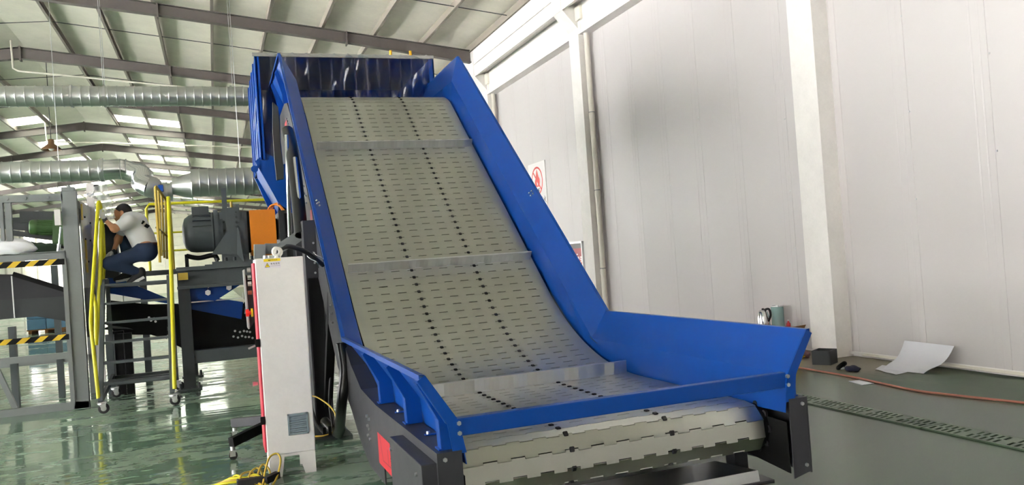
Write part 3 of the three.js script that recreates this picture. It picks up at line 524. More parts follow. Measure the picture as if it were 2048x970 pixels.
  const st = mk('gearbox_stand', [plate([[-0.021, 1.898, -12.62], [0.488, 1.864, -12.62], [0.462, 2.337, -12.62], [0.395, 2.378, -12.62], [0.403, 2.613, -12.62], [0.347, 2.615, -12.62], [0.344, 2.571, -12.62], [0.219, 2.562, -12.62], [0.204, 2.212, -12.62]], 0.04), plate([[0.358, 2.343, -12.62], [0.356, 1.873, -12.62], [0.55, 1.76, gz + 0.12], [0.48, 1.8, gz + 0.12]].slice(0, 2).concat([[0.42, 1.76, gz + 0.16], [0.405, 2.2, gz + 0.05]]), 0.02), span(0.12, 0.5, 1.76, 2.5, -13.3, -12.66)], M.steelGrey, sh);
  for (let i = 0; i < 5; i++) mk('bolt', cyl([0.05 + i * 0.12, 1.79, gz + 0.08], [0.05 + i * 0.12, 1.84, gz + 0.08], 0.025, 0.025, 6), M.darkGrey, st);
  for (let i = 0; i < 4; i++) mk('bolt', cyl([0.35, 2.28 + i * 0.07, gz + 0.02], [0.35, 2.28 + i * 0.07, gz + 0.05], 0.018, 0.018, 6), M.darkGrey, st);
  mk('lifting_eye', [plate([[0.122, 2.213, -12.7], [0.191, 2.209, -12.7], [0.219, 2.539, -12.7], [0.18, 2.585, -12.7], [0.149, 2.542, -12.7]], 0.05), span([0.207, 2.687, -12.7][0] - 0.04, [0.207, 2.687, -12.7][0] + 0.03, 2.4, 2.86, -12.72, -12.68)], M.steelGrey, st);
  mk('stand_base', [span(-0.02, 0.6, 1.74, 1.79, -13.3, -12.5), span(-0.12, 0.66, 1.72, 1.755, -13.35, -12.46)], M.steelGrey, st);
  mk('gearbox', [span(0.5, 0.56, 1.9, 2.5, -13.3, -12.7), cyl([0.48, my, z], [0.96, my, z], 0.16, 0.16, 20)], M.black, sh);
  // orange guard, rounded towards the bottom
  mk('coupling_guard', [plate([[0.54, 1.93, -12.6], [0.9, 1.93, -12.6], [0.9, 2.51, -12.6], [0.54, 2.51, -12.6]], 0.008), plate([[0.54, 2.51, -12.6], [0.9, 2.51, -12.6], [0.9, 2.51, -13.2], [0.54, 2.51, -13.2]], 0.008), plate([[0.54, 1.93, -12.6], [0.9, 1.93, -12.6], [0.9, 1.84, -12.72], [0.54, 1.84, -12.72]], 0.008), plate([[0.54, 1.93, -12.6], [0.54, 2.51, -12.6], [0.54, 2.51, -13.2], [0.54, 1.84, -13.2], [0.54, 1.84, -12.72]], 0.008)], M.orange, sh);
  for (let i = 0; i < 3; i++) mk('hose', tube([[0.8 + i * 0.03, 2.5, -12.75], [0.86 + i * 0.03, 2.58 + i * 0.01, -12.7], [0.96, 2.57 + i * 0.012, -12.66], [1.02 + i * 0.02, 2.46, -12.6]], 0.012, 16, 6), M.orange, sh);
  // discharge chute below
  const dz = -12.62;
  const ch = mk('discharge_chute', [plate([[-0.437, 1.36, -12.62], [-0.309, 1.493, -12.62], [-0.04, 1.471, -12.62], [-0.248, 1.286, -12.62]], 0.03), plate([[-0.262, 1.273, -12.62], [0.021, 1.474, -12.62], [0.386, 1.452, -12.62], [-0.015, 1.223, -12.62]], 0.05)], M.blue, sh);
  mk('chute_rim', bar([-0.246, 1.302, -12.56], [-0, 1.462, -12.56], 0.02, 0.03), M.blue, ch);
  for (const p of [[-0.102, 1.354, -12.57], [0.188, 1.403, -12.57]]) mk('bolt', cyl(p, [p[0], p[1], p[2] + 0.04], 0.045, 0.04, 6), M.zinc, ch);
}
// feed trough: long dark vibrating trough with a blue rim, running behind ladder and frame
const tr = thing('vibrating_trough', 'long black trough with blue rim behind the rolling ladder', 'trough', [-1.2, 0, -12.9]);
{
  const z = -12.85;
  mk('side_plate', [plate([[-1.451, 1.354, -12.85], [-0.67, 1.2, -12.85], [-0.698, 0.725, -12.85], [-0.919, 0.812, -12.85], [-1.205, 0.941, -12.85], [-1.471, 1.002, -12.85]], 0.02), plate([[-0.51, 1.186, -12.85], [0.358, 0.9, -12.85], [0.773, 0.771, -12.85], [0.755, 0.486, -12.85], [-0.455, 0.518, -12.85]], 0.02), plate([[-0.627, 1.24, -12.85], [-0.414, 1.192, -12.85], [-0.454, 0.54, -12.85], [-0.661, 0.678, -12.85]], 0.02)], M.black, tr);
  mk('blue_rim', [plate([[-1.416, 1.663, -12.81], [-1.282, 1.653, -12.81], [-0.648, 1.308, -12.81], [-0.666, 1.237, -12.81], [-1.422, 1.451, -12.81]], 0.02), plate([[-0.509, 1.39, -12.81], [0.374, 1.169, -12.81], [0.337, 0.919, -12.81], [-0.509, 1.173, -12.81]], 0.03)], M.blue, tr);
  mk('rear_plate', plate([[-1.5, 1.25, z - 1.0], [0.9, 1.1, z - 1.0], [0.9, 0.55, z - 1.0], [-1.5, 0.8, z - 1.0]], 0.02), M.black, tr);
  mk('floor_plate', plate([[-1.5, 0.95, z], [0.9, 0.6, z], [0.9, 0.6, z - 1], [-1.5, 0.95, z - 1]], 0.02), M.black, tr);
  for (const p of [[-0.916, 1.057, -12.83], [-0.851, 1.037, -12.83], [-0.892, 1.012, -12.83], [-0.834, 0.992, -12.83], [0.235, 0.75, -12.83], [0.304, 0.728, -12.83], [0.361, 0.737, -12.83], [0.403, 0.726, -12.83], [0.445, 0.714, -12.83], [0.209, 0.671, -12.83], [0.271, 0.65, -12.83], [0.329, 0.666, -12.83], [0.377, 0.647, -12.83], [0.426, 0.642, -12.83], [0.475, 0.622, -12.83]]) mk('bolt', bolt(p, [0, 0, 1], 0.018, 0.015), M.zinc, tr);
  mk('light_rod', bar([-0.516, 1.227, -12.73], [0.382, 1.23, -12.73], 0.016, 0.016), M.zinc, tr);
  for (const [a, b, m] of [[[-1.503, 0.334, -12.85], [-1.396, 0.322, -12.85], M.steelGrey], [[-1.351, 0.317, -12.85], [-1.274, 0.308, -12.85], M.black], [[-1.261, 0.306, -12.85], [-1.165, 0.295, -12.85], M.black]]) mk('leg', [span(a[0], b[0], 0, 0.86, z - 0.12, z - 0.02)], m, tr);
  mks('leg', [span(0.6, 0.75, 0, 0.7, z - 0.3, z - 0.15), span(-1.5, -1.35, 0, 0.85, z - 1.0, z - 0.9), span(0.6, 0.75, 0, 0.7, z - 1.0, z - 0.9)], M.black, tr);
}
// ---------- control cabinet ----------
const cab = thing('control_cabinet', 'tall pale grey control cabinet with red door edge and vent, left of the conveyor', 'cabinet', [0.49, 0, -6.9]);
{
  const x0 = 0.3, x1 = 0.664, z0 = -6.64, z1 = -6.98, yb = 0.17, yt = 1.7;
  mk('body', [span(x0, x1, yb, yt, z1, z0, 0.008)], M.cabinet, cab);
  mk('door', [span(x0 - 0.015, x0 - 0.002, yb + 0.03, yt - 0.03, z1 + 0.015, z0 - 0.012, 0.004)], M.pinkRed, cab);
  for (const y of [0.42, 1.02]) mk('hinge', span(x0 - 0.036, x0 - 0.0, y, y + 0.06, z0 - 0.014, z0 + 0.004), M.black, cab);
  // plinth with a trapezoid opening
  mks('plinth', [plate([[x0 + 0.01, 0, z0 - 0.006], [x0 + 0.1, 0, z0 - 0.006], [x0 + 0.125, 0.15, z0 - 0.006], [x0 + 0.235, 0.15, z0 - 0.006], [x0 + 0.275, 0, z0 - 0.006], [x1 - 0.005, 0, z0 - 0.006], [x1 - 0.005, yb, z0 - 0.006], [x0 + 0.01, yb, z0 - 0.006]], 0.004), span(x0 + 0.008, x0 + 0.012, 0.0, yb, z1 + 0.22, z0 - 0.006), span(x1 - 0.012, x1 - 0.008, 0, yb, z1 + 0.02, z0 - 0.006), span(x0 + 0.01, x0 + 0.02, 0, yb, z1 + 0.01, z1 + 0.1), span(x1 - 0.1, x1 - 0.01, 0, yb, z1 + 0.008, z1 + 0.012)], M.cabinet, cab);
  const vx0 = 0.465, vx1 = 0.62, vy0 = 0.31, vy1 = 0.475;
  const vent = mk('vent', [span(vx0, vx1, vy0, vy0 + 0.012, z0, z0 + 0.012), span(vx0, vx1, vy1 - 0.012, vy1, z0, z0 + 0.012), span(vx0, vx0 + 0.012, vy0, vy1, z0, z0 + 0.012), span(vx1 - 0.012, vx1, vy0, vy1, z0, z0 + 0.012), span(vx0, vx1, vy0, vy1, z0, z0 + 0.003)], paint('#8b99a0', 0.5), cab);
  for (let i = 0; i < 9; i++) mk('slat', bar([vx0 + 0.01, vy0 + 0.02 + i * 0.0155, z0 + 0.007], [vx1 - 0.01, vy0 + 0.02 + i * 0.0155, z0 + 0.007], 0.003, 0.013, [0, 0.6, 0.5]), paint('#8b99a0', 0.5), vent);
  for (const [x, z] of [[0.47, -6.72], [0.5, -6.92]]) mk('lifting_eye', [new THREE.TorusGeometry(0.03, 0.011, 10, 22).rotateY(0.5).translate(x, yt + 0.05, z), cyl([x, yt - 0.005, z], [x, yt + 0.022, z], 0.02, 0.014, 12)], M.white, cab);
  mks('gland', [cyl([0.39, yt, -6.8], [0.39, yt + 0.025, -6.8], 0.02, 0.018, 10), cyl([0.42, yt, -6.9], [0.42, yt + 0.02, -6.9], 0.016, 0.015, 10)], M.zinc, cab);
  // door hardware seen edge on
  mk('door_handle', [bar([x0 - 0.03, 1.02, -6.8], [x0 - 0.085, 1.0, -6.8], 0.012, 0.014), cyl([x0 - 0.03, 0.72, -6.8], [x0 - 0.07, 0.72, -6.8], 0.012, 0.02, 12)], M.zinc, cab);
  const es = mk('emergency_button', [cyl([x0 - 0.03, 1.28, -6.85], [x0 - 0.06, 1.28, -6.85], 0.016, 0.016, 14), cyl([x0 - 0.06, 1.28, -6.85], [x0 - 0.085, 1.28, -6.85], 0.03, 0.03, 18)], std('#d8281e', 0.4), cab);
  mk('collar', cyl([x0 - 0.03, 1.28, -6.85], [x0 - 0.045, 1.28, -6.85], 0.034, 0.034, 18), M.yellow, es);
  const ks = mk('key_switch', [cyl([x0 - 0.028, 1.44, -6.83], [x0 - 0.06, 1.44, -6.83], 0.018, 0.016, 14)], paint('#7a4a34', 0.4), cab);
  mk('key', [span(x0 - 0.1, x0 - 0.095, 1.36, 1.43, -6.84, -6.825), cyl([x0 - 0.1, 1.43, -6.833], [x0 - 0.095, 1.43, -6.833], 0.016, 0.016, 12)], M.zinc, ks);
  for (const [y, m] of [[1.62, M.zinc], [1.56, M.chrome], [1.51, M.zinc]]) mk('push_button', cyl([x0 - 0.028, y, -6.83], [x0 - 0.055, y, -6.83], 0.02, 0.018, 14), m, cab);
  // warning sticker
  const c = document.createElement('canvas'); c.width = 384; c.height = 224; const k = c.getContext('2d');
  k.fillStyle = '#ded6e0'; k.fillRect(0, 0, 384, 224); k.fillStyle = '#e8c91e'; k.fillRect(0, 0, 384, 64); k.strokeStyle = '#6b5a12'; k.lineWidth = 5;
  const strokes = (L, x, y, s, col, w) => { k.strokeStyle = col; k.lineWidth = w; for (const q of L) { k.beginPath(); q.forEach((p, i) => (i ? k.lineTo(x + p[0] * s, y + p[1] * s) : k.moveTo(x + p[0] * s, y + p[1] * s))); k.stroke(); } };
  k.fillStyle = '#6b5a12'; k.font = 'bold 34px sans-serif'; k.fillText('⚠', 60, 46); for (let i = 0; i < 9; i++) k.fillRect(104 + i * 24, 20 + (i % 2) * 2, i < 2 ? 22 : 16, i < 2 ? 26 : 18);
  k.fillStyle = '#1b1a14'; k.beginPath(); k.moveTo(78, 92); k.lineTo(138, 198); k.lineTo(18, 198); k.fill(); k.fillStyle = '#efd21c'; k.beginPath(); k.moveTo(78, 110); k.lineTo(124, 190); k.lineTo(32, 190); k.fill();
  k.fillStyle = '#1b1a14'; k.beginPath(); k.moveTo(84, 124); k.lineTo(66, 158); k.lineTo(78, 158); k.lineTo(72, 184); k.lineTo(92, 150); k.lineTo(80, 150); k.fill();
  const cj = HZ;
  ['you', 'dian', 'wei', 'xian'].forEach((n, i) => strokes(cj[n], 152 + i * 56, 96, 46, '#55505c', 5));
  k.fillStyle = '#77707e'; for (let i = 0; i < 14; i++) k.fillRect(152 + i * 16, 166, 11, 9);
  const t = new THREE.CanvasTexture(c); t.colorSpace = THREE.SRGBColorSpace;
  mk('warning_sticker', new THREE.PlaneGeometry(0.125, 0.073).translate(0.428, 1.658, z0 + 0.0015), new THREE.MeshStandardMaterial({ map: t, roughness: 0.5 }), cab, true);
}
{ const p = [[0.478, 1.702, -6.9], [0.5, 1.755, -6.95], [0.562, 1.789, -7], [0.659, 1.778, -7.1], [0.784, 1.724, -7.3], [0.921, 1.62, -7.5]];
  const cb = thing('cable_bundle', 'black cable leaving the cabinet top in an arch towards the conveyor', 'cable', [0.5, 1.7, -6.9]);
  mk('sheath', [tube(p, 0.021, 40, 10)], M.rubber, cb); mk('sleeve', [tube(p.slice(0, 4).map((q) => [q[0] - 0.012, q[1] + 0.005, q[2] + 0.01]), 0.016, 24, 8), cyl([p[0][0], 1.69, p[0][2]], [p[0][0], 1.74, p[0][2]], 0.03, 0.028, 12)], M.midGrey, cb);
  for (const d of [0, 0.05]) mk('loose_wire', tube([[0.925, 1.628, -7.45], [0.892, 1.681, -7.3], [0.84, 1.711, -7.28], [0.819, 1.739, -7.3]].map((q) => [q[0] - d, q[1] - d * 0.6, q[2]]), 0.005, 16, 5), M.chrome, cb); }
// monitor on a rolling stand, seen edge on
const mon = thing('monitor_stand', 'black rolling monitor stand with its screen seen edge on behind the cabinet', 'monitor', [0.25, 0, -7.9]);
{
  const z = -7.55;
  const scr = mk('screen', [plate([[0.248, 1.589, -7.55], [0.303, 1.532, -7.55], [0.306, 1.18, -7.55], [0.264, 1.118, -7.55]], 0.3, 0).translate(0, 0, -0.05)], M.screenBlack, mon);
  mk('bezel', [plate([[0.238, 1.621, -7.55], [0.249, 1.629, -7.55], [0.258, 1.114, -7.55], [0.247, 1.111, -7.55]], 0.32, 0).translate(0, 0, -0.05)], M.zinc, mon);
  mk('arm', [bar([0.25, 1.25, -7.85], [0.42, 1.22, -7.95], 0.05, 0.05)], M.black, mon);
  mk('pole', [span(0.4, 0.46, 0.16, 1.4, -8.0, -7.92)], M.black, mon);
  const legs = [[[0.045, 0.15, -7.5], [0.46, 0.22, -7.9]], [[0.08, 0.16, -8.42], [0.46, 0.22, -8.0]], [[0.66, 0.15, -7.6], [0.42, 0.22, -7.92]], [[0.66, 0.15, -8.4], [0.42, 0.22, -8.0]]];
  legs.forEach(([a, b], i) => {
    const l = mk('leg', bar(a, b, 0.06, 0.085, [0, 1, 0], 0.006), i === 1 ? M.charcoal : M.black, mon);
    const cx = a[0] + (i < 2 ? 0.012 : -0.012), cz = a[2] + (i % 2 ? 0.012 : -0.012);
    mk('caster_fork', [cyl([cx, 0.075, cz], [cx, 0.115, cz], 0.02, 0.022, 12), span(cx - 0.03, cx + 0.03, 0.07, 0.082, cz - 0.022, cz + 0.022), span(cx - 0.026, cx + 0.02, 0.03, 0.075, cz - 0.02, cz - 0.014), span(cx - 0.026, cx + 0.02, 0.03, 0.075, cz + 0.014, cz + 0.02)], i < 2 ? M.zinc : M.black, l);
    mk('caster_wheel', cyl([cx, 0.036, cz - 0.013], [cx, 0.036, cz + 0.013], 0.036, 0.036, 20), M.rubber, l);
  });
}
// cables at the foot of the column and on the floor
{ const a = thing('cable_coil', 'thin yellow and black wires looped on the base plate behind the cabinet', 'cable', [0.85, 0.02, -7.9]);
  mk('yellow_wire', tube([[0.78, 0.35, -8.35], [0.88, 0.33, -8.2], [1.0, 0.2, -8.0], [0.98, 0.06, -7.9], [0.88, 0.03, -7.85], [0.74, 0.03, -7.9]], 0.008, 40, 6), M.yellowDull, a);
  mk('black_wire', tube([[0.78, 0.42, -8.3], [0.8, 0.25, -8.1], [0.84, 0.08, -7.95], [0.9, 0.03, -7.86], [0.96, 0.04, -7.95], [0.98, 0.3, -8.2], [1.06, 0.75, -8.3]], 0.012, 50, 6), M.rubber, a);
  mk('connector', [span(0.86, 0.89, 0.025, 0.1, -7.88, -7.85), span(0.91, 0.94, 0.025, 0.11, -7.87, -7.84)], M.black, a); }
const yc = thing('extension_cable', 'tangled yellow extension cable on the green floor at the bottom edge', 'cable', [0.1, 0, -6.6]);
{
  for (let i = 0; i < 5; i++) { const o = i * 0.035; mk('yellow_cable', tube([[-0.16 + o, 0.012, -6.62 + o * 0.2], [-0.08 + o, 0.03 + 0.012 * i, -6.58], [0.0 + o * 0.8, 0.045 + 0.014 * (i % 3), -6.52], [0.1 + o * 0.7, 0.04 + 0.01 * i, -6.5], [0.2 + o * 0.5, 0.012 + 0.012 * (i % 2), -6.44], [0.24, 0.012, -6.3 + o]], 0.009, 50, 7), i % 2 ? M.yellowDull : M.yellow, yc); }
  for (let i = 0; i < 3; i++) mk('yellow_cable', tube([[0.2 - i * 0.07, 0.012, -6.44], [0.22 - i * 0.06, 0.09, -6.52], [0.26 - i * 0.05, 0.13 - i * 0.02, -6.58], [0.3 - i * 0.06, 0.09, -6.54], [0.29 - i * 0.05, 0.02, -6.44]], 0.008, 40, 7), M.yellowDull, yc);
  mk('yellow_cable', tube([[0.24, 0.01, -6.4], [0.27, 0.1, -6.5], [0.32, 0.18, -6.6], [0.37, 0.19, -6.61], [0.39, 0.15, -6.58], [0.34, 0.03, -6.46], [0.31, 0.01, -6.4]], 0.008, 40, 7), M.yellowDull, yc);
  mk('black_block', [span(0.06, 0.26, 0.0, 0.07, -6.56, -6.44, 0.01), bar([0.26, 0.04, -6.44], [0.36, 0.05, -6.52], 0.05, 0.05)], M.rubber, yc);
}
// ---------- rolling ladder ----------
function caster(parent, x, z, m) {
  mk('caster_fork', [cyl([x, 0.12, z], [x, 0.15, z], 0.05, 0.045, 14), span(x - 0.05, x + 0.05, 0.135, 0.15, z - 0.05, z + 0.05), plate([[x - 0.045, 0.14, z + 0.03], [x + 0.05, 0.14, z + 0.03], [x + 0.045, 0.06, z + 0.03], [x + 0.0, 0.06, z + 0.03]], 0.006), plate([[x - 0.045, 0.14, z - 0.03], [x + 0.05, 0.14, z - 0.03], [x + 0.045, 0.06, z - 0.03], [x + 0.0, 0.06, z - 0.03]], 0.006)], M.zinc, parent);
  const w = mk('caster_wheel', lathe([[0.02, -0.018], [0.055, -0.016], [0.064, -0.012], [0.064, 0.012], [0.055, 0.016], [0.02, 0.018]], [x + 0.02, 0.064, z], [x + 0.02, 0.064, z + 1], 26), M.rubber, parent);
  mk('hub', lathe([[0.001, -0.02], [0.03, -0.02], [0.038, -0.012], [0.038, 0.012], [0.03, 0.02], [0.001, 0.02]], [x + 0.02, 0.064, z], [x + 0.02, 0.064, z + 1], 20), M.zinc, w);
}
const lad = thing('rolling_ladder', 'grey rolling platform ladder with yellow handrails and casters', 'ladder', [-0.97, 0, -11.9]);
{
  const xl = -1.4, xr = -0.59, A = [xl, 0.14, -11.2], B = [xl, 1.62, -12.15];
  const sz = (y) => -11.2 - (y - 0.14) * 0.642;
  for (const x of [xl, xr]) mk('stringer', [bar([x, 0.14, sz(0.14)], [x, 1.62, sz(1.62)], 0.05, 0.09)], M.steelGrey, lad);
  for (let k = 0; k < 6; k++) { const y = 0.34 + k * 0.245; mk('tread', [span(xl, xr, y - 0.015, y + 0.015, sz(y) - 0.02, sz(y) + 0.02), span(xl, xr, y + 0.005, y + 0.012, sz(y) - 0.16, sz(y) - 0.02), span(xl, xr, y - 0.012, y + 0.012, sz(y) - 0.17, sz(y) - 0.15)], M.steelGrey, lad); }
  mk('platform', [span(xl, xr, 1.55, 1.57, -12.72, -12.15), span(xl, xr, 1.53, 1.57, -12.18, -12.14), span(xl, xr, 1.52, 1.57, -12.72, -12.68)], M.steelGrey, lad);
  for (const x of [xl, xr]) { mk('rear_post', bar([x, 0.14, -12.6], [x, 1.55, -12.6], 0.05, 0.05), M.steelGrey, lad); mk('base_rail', bar([x, 0.16, -11.2], [x, 0.3, -12.6], 0.04, 0.07), M.darkGrey, lad); mk('toe_rail', bar([x, 1.6, -12.3], [x, 1.6, -12.72], 0.02, 0.1), M.steelGrey, lad); }
  mks('base_cross', [span(xl, xr, 0.22, 0.3, -12.2, -12.14), span(xl, xr, 0.24, 0.3, -12.63, -12.57)], M.darkGrey, lad);
  // handrails
  mk('handrail', [pipe([[-1.422, 0.192, -11.2], [-1.476, 1.12, -11.35], [-1.462, 1.645, -11.7], [-1.38, 2.714, -12.05], [-1.375, 2.582, -12.25], [-1.381, 2.246, -12.3]], 0.023, 0.1)], M.yellow, lad);
  mk('handrail', [pipe([[-1.45, 0.826, -11.5], [-1.434, 1.325, -11.6], [-1.473, 1.453, -11.7]], 0.024, 0.06), pipe([[-1.377, 2.443, -12.2], [-1.429, 1.64, -12.1], [-1.5, 0.799, -11.9]], 0.026, 0.1), pipe([[-1.387, 2.354, -12.4], [-1.394, 1.909, -12.4], [-1.442, 1.503, -12.4]], 0.022, 0.06)], M.yellow, lad);
  mk('handrail', [pipe([[-0.559, 0.202, -11.2], [-0.549, 0.68, -11.35], [-0.537, 1.573, -11.75], [-0.526, 2.709, -12.1]], 0.026, 0.1)], M.yellow, lad);
  mk('guard_rail', [pipe([[-0.684, 1.821, -12.12], [-0.685, 2.875, -12.12], [-0.561, 2.686, -12.72], [-0.578, 1.858, -12.72]], 0.019, 0.05), pipe([[-0.7, 2.301, -12.12], [-0.591, 2.19, -12.72]], 0.015, 0.05)], M.yellowDull, lad);
  for (const [a, b] of [[[-0.657, 2.829, -12.3], [-0.667, 1.913, -12.3]], [[-0.629, 2.791, -12.5], [-0.644, 1.887, -12.5]], [[-0.594, 2.753, -12.72], [-0.623, 1.876, -12.72]]]) mk('guard_post', pipe([a, b], 0.016), M.yellowDull, lad);
  for (const [x, z] of [[xl, -11.2], [xr, -11.2], [xl, -12.6], [xr, -12.6]]) caster(lad, x + 0.01, z);
}
const rail = thing('guard_railing', 'thin yellow railing behind the motor', 'railing', [0, 1.74, -14.6]);
{ const z = -14.6;
  mk('top_rail', pipe([[-0.98, 1.74, z], [-0.98, 2.83, z], [1.2, 2.83, z]], 0.024, 0.05), M.yellow, rail);
  mk('mid_rail', pipe([[-0.98, 2.05, z], [1.2, 2.05, z]], 0.016), M.yellow, rail); mk('mid_rail', pipe([[-0.98, 2.35, z], [1.2, 2.35, z]], 0.016), M.yellow, rail);
  for (const x of [-0.62, 0.34]) mk('post', pipe([[x, 1.74, z], [x, 2.82, z]], 0.022), M.yellowDull, rail);
  mk('walkway', span(-1.2, 1.2, 1.66, 1.74, z - 0.5, z + 0.1), M.darkGrey, rail); mks('leg', [span(-1.15, -1.05, 0, 1.66, z - 0.1, z), span(1.0, 1.1, 0, 1.66, z - 0.1, z)], M.darkGrey, rail); }

// ---------- worker ----------
function capsField(bones, k) {
  return (x, y, z) => {
    let s = 0, best = 9;
    for (const [a, b, r0, r1] of bones) {
      const bx = b[0] - a[0], by = b[1] - a[1], bz = b[2] - a[2], px = x - a[0], py = y - a[1], pz = z - a[2];
      const t = Math.min(1, Math.max(0, (px * bx + py * by + pz * bz) / (bx * bx + by * by + bz * bz + 1e-9)));
      const d = Math.hypot(px - bx * t, py - by * t, pz - bz * t) - (r0 + (r1 - r0) * t);
      s += Math.exp(-d * k); if (d < best) best = d;
    }
    return s > 1e-30 ? -Math.log(s) / k : best;
  };
}
function skinOf(bones, cell, k, clip) {
  const lo = [9, 9, 9], hi = [-99, -99, -99];
  for (const [a, b, r0, r1] of bones) for (const p of [[a, r0], [b, r1]]) for (let i = 0; i < 3; i++) { lo[i] = Math.min(lo[i], p[0][i] - p[1] - 0.03); hi[i] = Math.max(hi[i], p[0][i] + p[1] + 0.03); }
  const half = Math.max(hi[0] - lo[0], hi[1] - lo[1], hi[2] - lo[2]) / 2 + cell * 2, n = Math.min(120, Math.ceil(2 * half / cell)), c = [0, 1, 2].map((i) => (lo[i] + hi[i]) / 2);
  const mc = new MarchingCubes(n, M.skin, false, false, 120000); mc.isolation = 0;
  const f = capsField(bones, k), h = n / 2;
  for (let z = 0; z < n; z++) for (let y = 0; y < n; y++) for (let x = 0; x < n; x++) {
    const X = c[0] + (x - h) / h * half, Y = c[1] + (y - h) / h * half, Z = c[2] + (z - h) / h * half;
    let d = f(X, Y, Z); if (clip) d = Math.max(d, clip(X, Y, Z));
    mc.field[x + y * n + z * n * n] = -d;
  }
  mc.update();
  let g = new THREE.BufferGeometry(); const m = mc.count;
  g.setAttribute('position', new THREE.Float32BufferAttribute(Array.from(mc.positionArray.slice(0, m * 3), (v, i) => c[i % 3] + v * half), 3));
  g = mergeVertices(g, 1e-5); g.computeVertexNormals();
  // outward normals
  const p = g.attributes.position, q = g.attributes.normal; let s = 0;
  for (let i = 0; i < p.count; i += 7) s += f(p.getX(i) + q.getX(i) * 0.01, p.getY(i) + q.getY(i) * 0.01, p.getZ(i) + q.getZ(i) * 0.01) - f(p.getX(i), p.getY(i), p.getZ(i));
  if (s < 0) { const ix = g.index.array; for (let i = 0; i < ix.length; i += 3) { const t = ix[i]; ix[i] = ix[i + 1]; ix[i + 1] = t; } g.computeVertexNormals(); }
  g.setAttribute('uv', new THREE.Float32BufferAttribute(new Float32Array(p.count * 2), 2));
  return g;
}
{
  const z = -12.42, N = z + 0.16, F = z - 0.17;                        // near and far side of the body
  const J = {
    head: [-1.151, 2.538, -12.45], crown: [-1.131, 2.557, -12.45], chin: [-1.194, 2.471, -12.46], neck: [-1.082, 2.484, -12.42], chest: [-1, 2.382, -12.42], belly: [-0.916, 2.197, -12.42], pelvis: [-0.868, 2.033, -12.42],
    shN: [-1.058, 2.409, -12.24], elN: [-1.221, 2.311, -12.15], wrN: [-1.34, 2.448, -12.2], shF: [-1.116, 2.413, -12.6], elF: [-1.232, 2.196, -12.62], wrF: [-1.288, 2.006, -12.45],
    hipN: [-0.856, 1.994, -12.3], knN: [-1.313, 1.853, -12.2], anN: [-0.99, 1.715, -12.28], hipF: [-0.898, 2.018, -12.55], knF: [-1.166, 2.266, -12.7], anF: [-1.116, 1.753, -12.6],
  };
  const w = thing('person', 'man in white T-shirt and blue jeans crouching on the ladder platform, arm raised', 'person', [J.pelvis[0], 1.57, -12.42]);
  const add = (a, d) => [a[0] + d[0], a[1] + d[1], a[2] + d[2]];
  const limb = [[J.shN, J.elN, 0.052, 0.04], [J.elN, J.wrN, 0.041, 0.028], [J.shF, J.elF, 0.05, 0.04], [J.elF, J.wrF, 0.04, 0.028]];
  const headB = [[J.head, J.crown, 0.092, 0.095], [J.head, J.chin, 0.075, 0.048], [add(J.head, [-0.085, -0.03, 0.0]), add(J.head, [-0.1, -0.045, 0]), 0.014, 0.012], [add(J.head, [0.0, -0.01, 0.088]), add(J.head, [0.01, 0.01, 0.09]), 0.016, 0.016], [J.neck, J.head, 0.058, 0.055]];
  const torso = [[J.neck, J.chest, 0.07, 0.15], [J.chest, J.belly, 0.155, 0.145], [J.belly, J.pelvis, 0.14, 0.15], [J.shN, add(J.chest, [0, 0.02, 0.08]), 0.07, 0.1], [J.shF, add(J.chest, [0, 0.02, -0.08]), 0.07, 0.1], [J.shN, J.shF, 0.07, 0.07]];
  const legs = [[J.hipN, J.knN, 0.1, 0.068], [J.knN, J.anN, 0.068, 0.046], [J.hipF, J.knF, 0.1, 0.07], [J.knF, J.anF, 0.068, 0.046], [J.hipN, J.hipF, 0.13, 0.13]];
  mk('body', [skinOf([...limb, ...torso, ...legs].map(([a, b, r, s]) => [a, b, r * 0.93, s * 0.93]), 0.014, 45).toNonIndexed(), skinOf(headB, 0.007, 90).toNonIndexed()], M.skin, w);
  const grow = (L, d) => L.map(([a, b, r, s]) => [a, b, r + d, s + d]);
  const mid = (a, b, t) => a.map((v, i) => v + (b[i] - v) * t);
  mk('shirt', skinOf([...grow(torso, 0.014), [J.shN, mid(J.shN, J.elN, 0.48), 0.075, 0.078], [J.shF, mid(J.shF, J.elF, 0.5), 0.075, 0.078]], 0.011, 60, (x, y, zz) => (J.pelvis[1] + 0.0 - y) * 0.9 - (x - J.pelvis[0]) * -0.25), M.shirt, w);
  mk('jeans', skinOf([...grow(legs, 0.013), [J.pelvis, J.belly, 0.15, 0.1]], 0.012, 50, (x, y) => (x > J.pelvis[0] - 0.2 ? y - J.pelvis[1] - 0.07 : -1)), M.denim, w);
  mk('waistband', skinOf([[add(J.pelvis, [0.06, 0.05, -0.08]), add(J.pelvis, [0.05, 0.05, 0.08]), 0.115, 0.115]], 0.009, 60, (x, y) => Math.max(y - J.pelvis[1] - 0.075, J.pelvis[1] + 0.03 - y)), M.belt2, w);
  mk('hair', skinOf([[add(J.head, [0.01, 0.02, 0]), add(J.crown, [0.01, 0.02, 0]), 0.1, 0.1], [add(J.crown, [0.03, -0.03, 0]), add(J.neck, [0.01, 0.05, 0]), 0.085, 0.06]], 0.007, 70, (x, y, zz) => -((x - J.head[0]) * 0.75 + (y - J.head[1]) * 0.9 - 0.005)), M.hair, w);
  for (const s of [1, -1]) mk('eye', new THREE.SphereGeometry(0.011, 10, 8).translate(J.head[0] - 0.082, J.head[1] - 0.005, J.head[2] + s * 0.034), M.hair, w);
  mk('mouth', bar(add(J.chin, [-0.045, 0.012, -0.02]), add(J.chin, [-0.045, 0.012, 0.02]), 0.006, 0.006), std('#7c4038', 0.6), w);
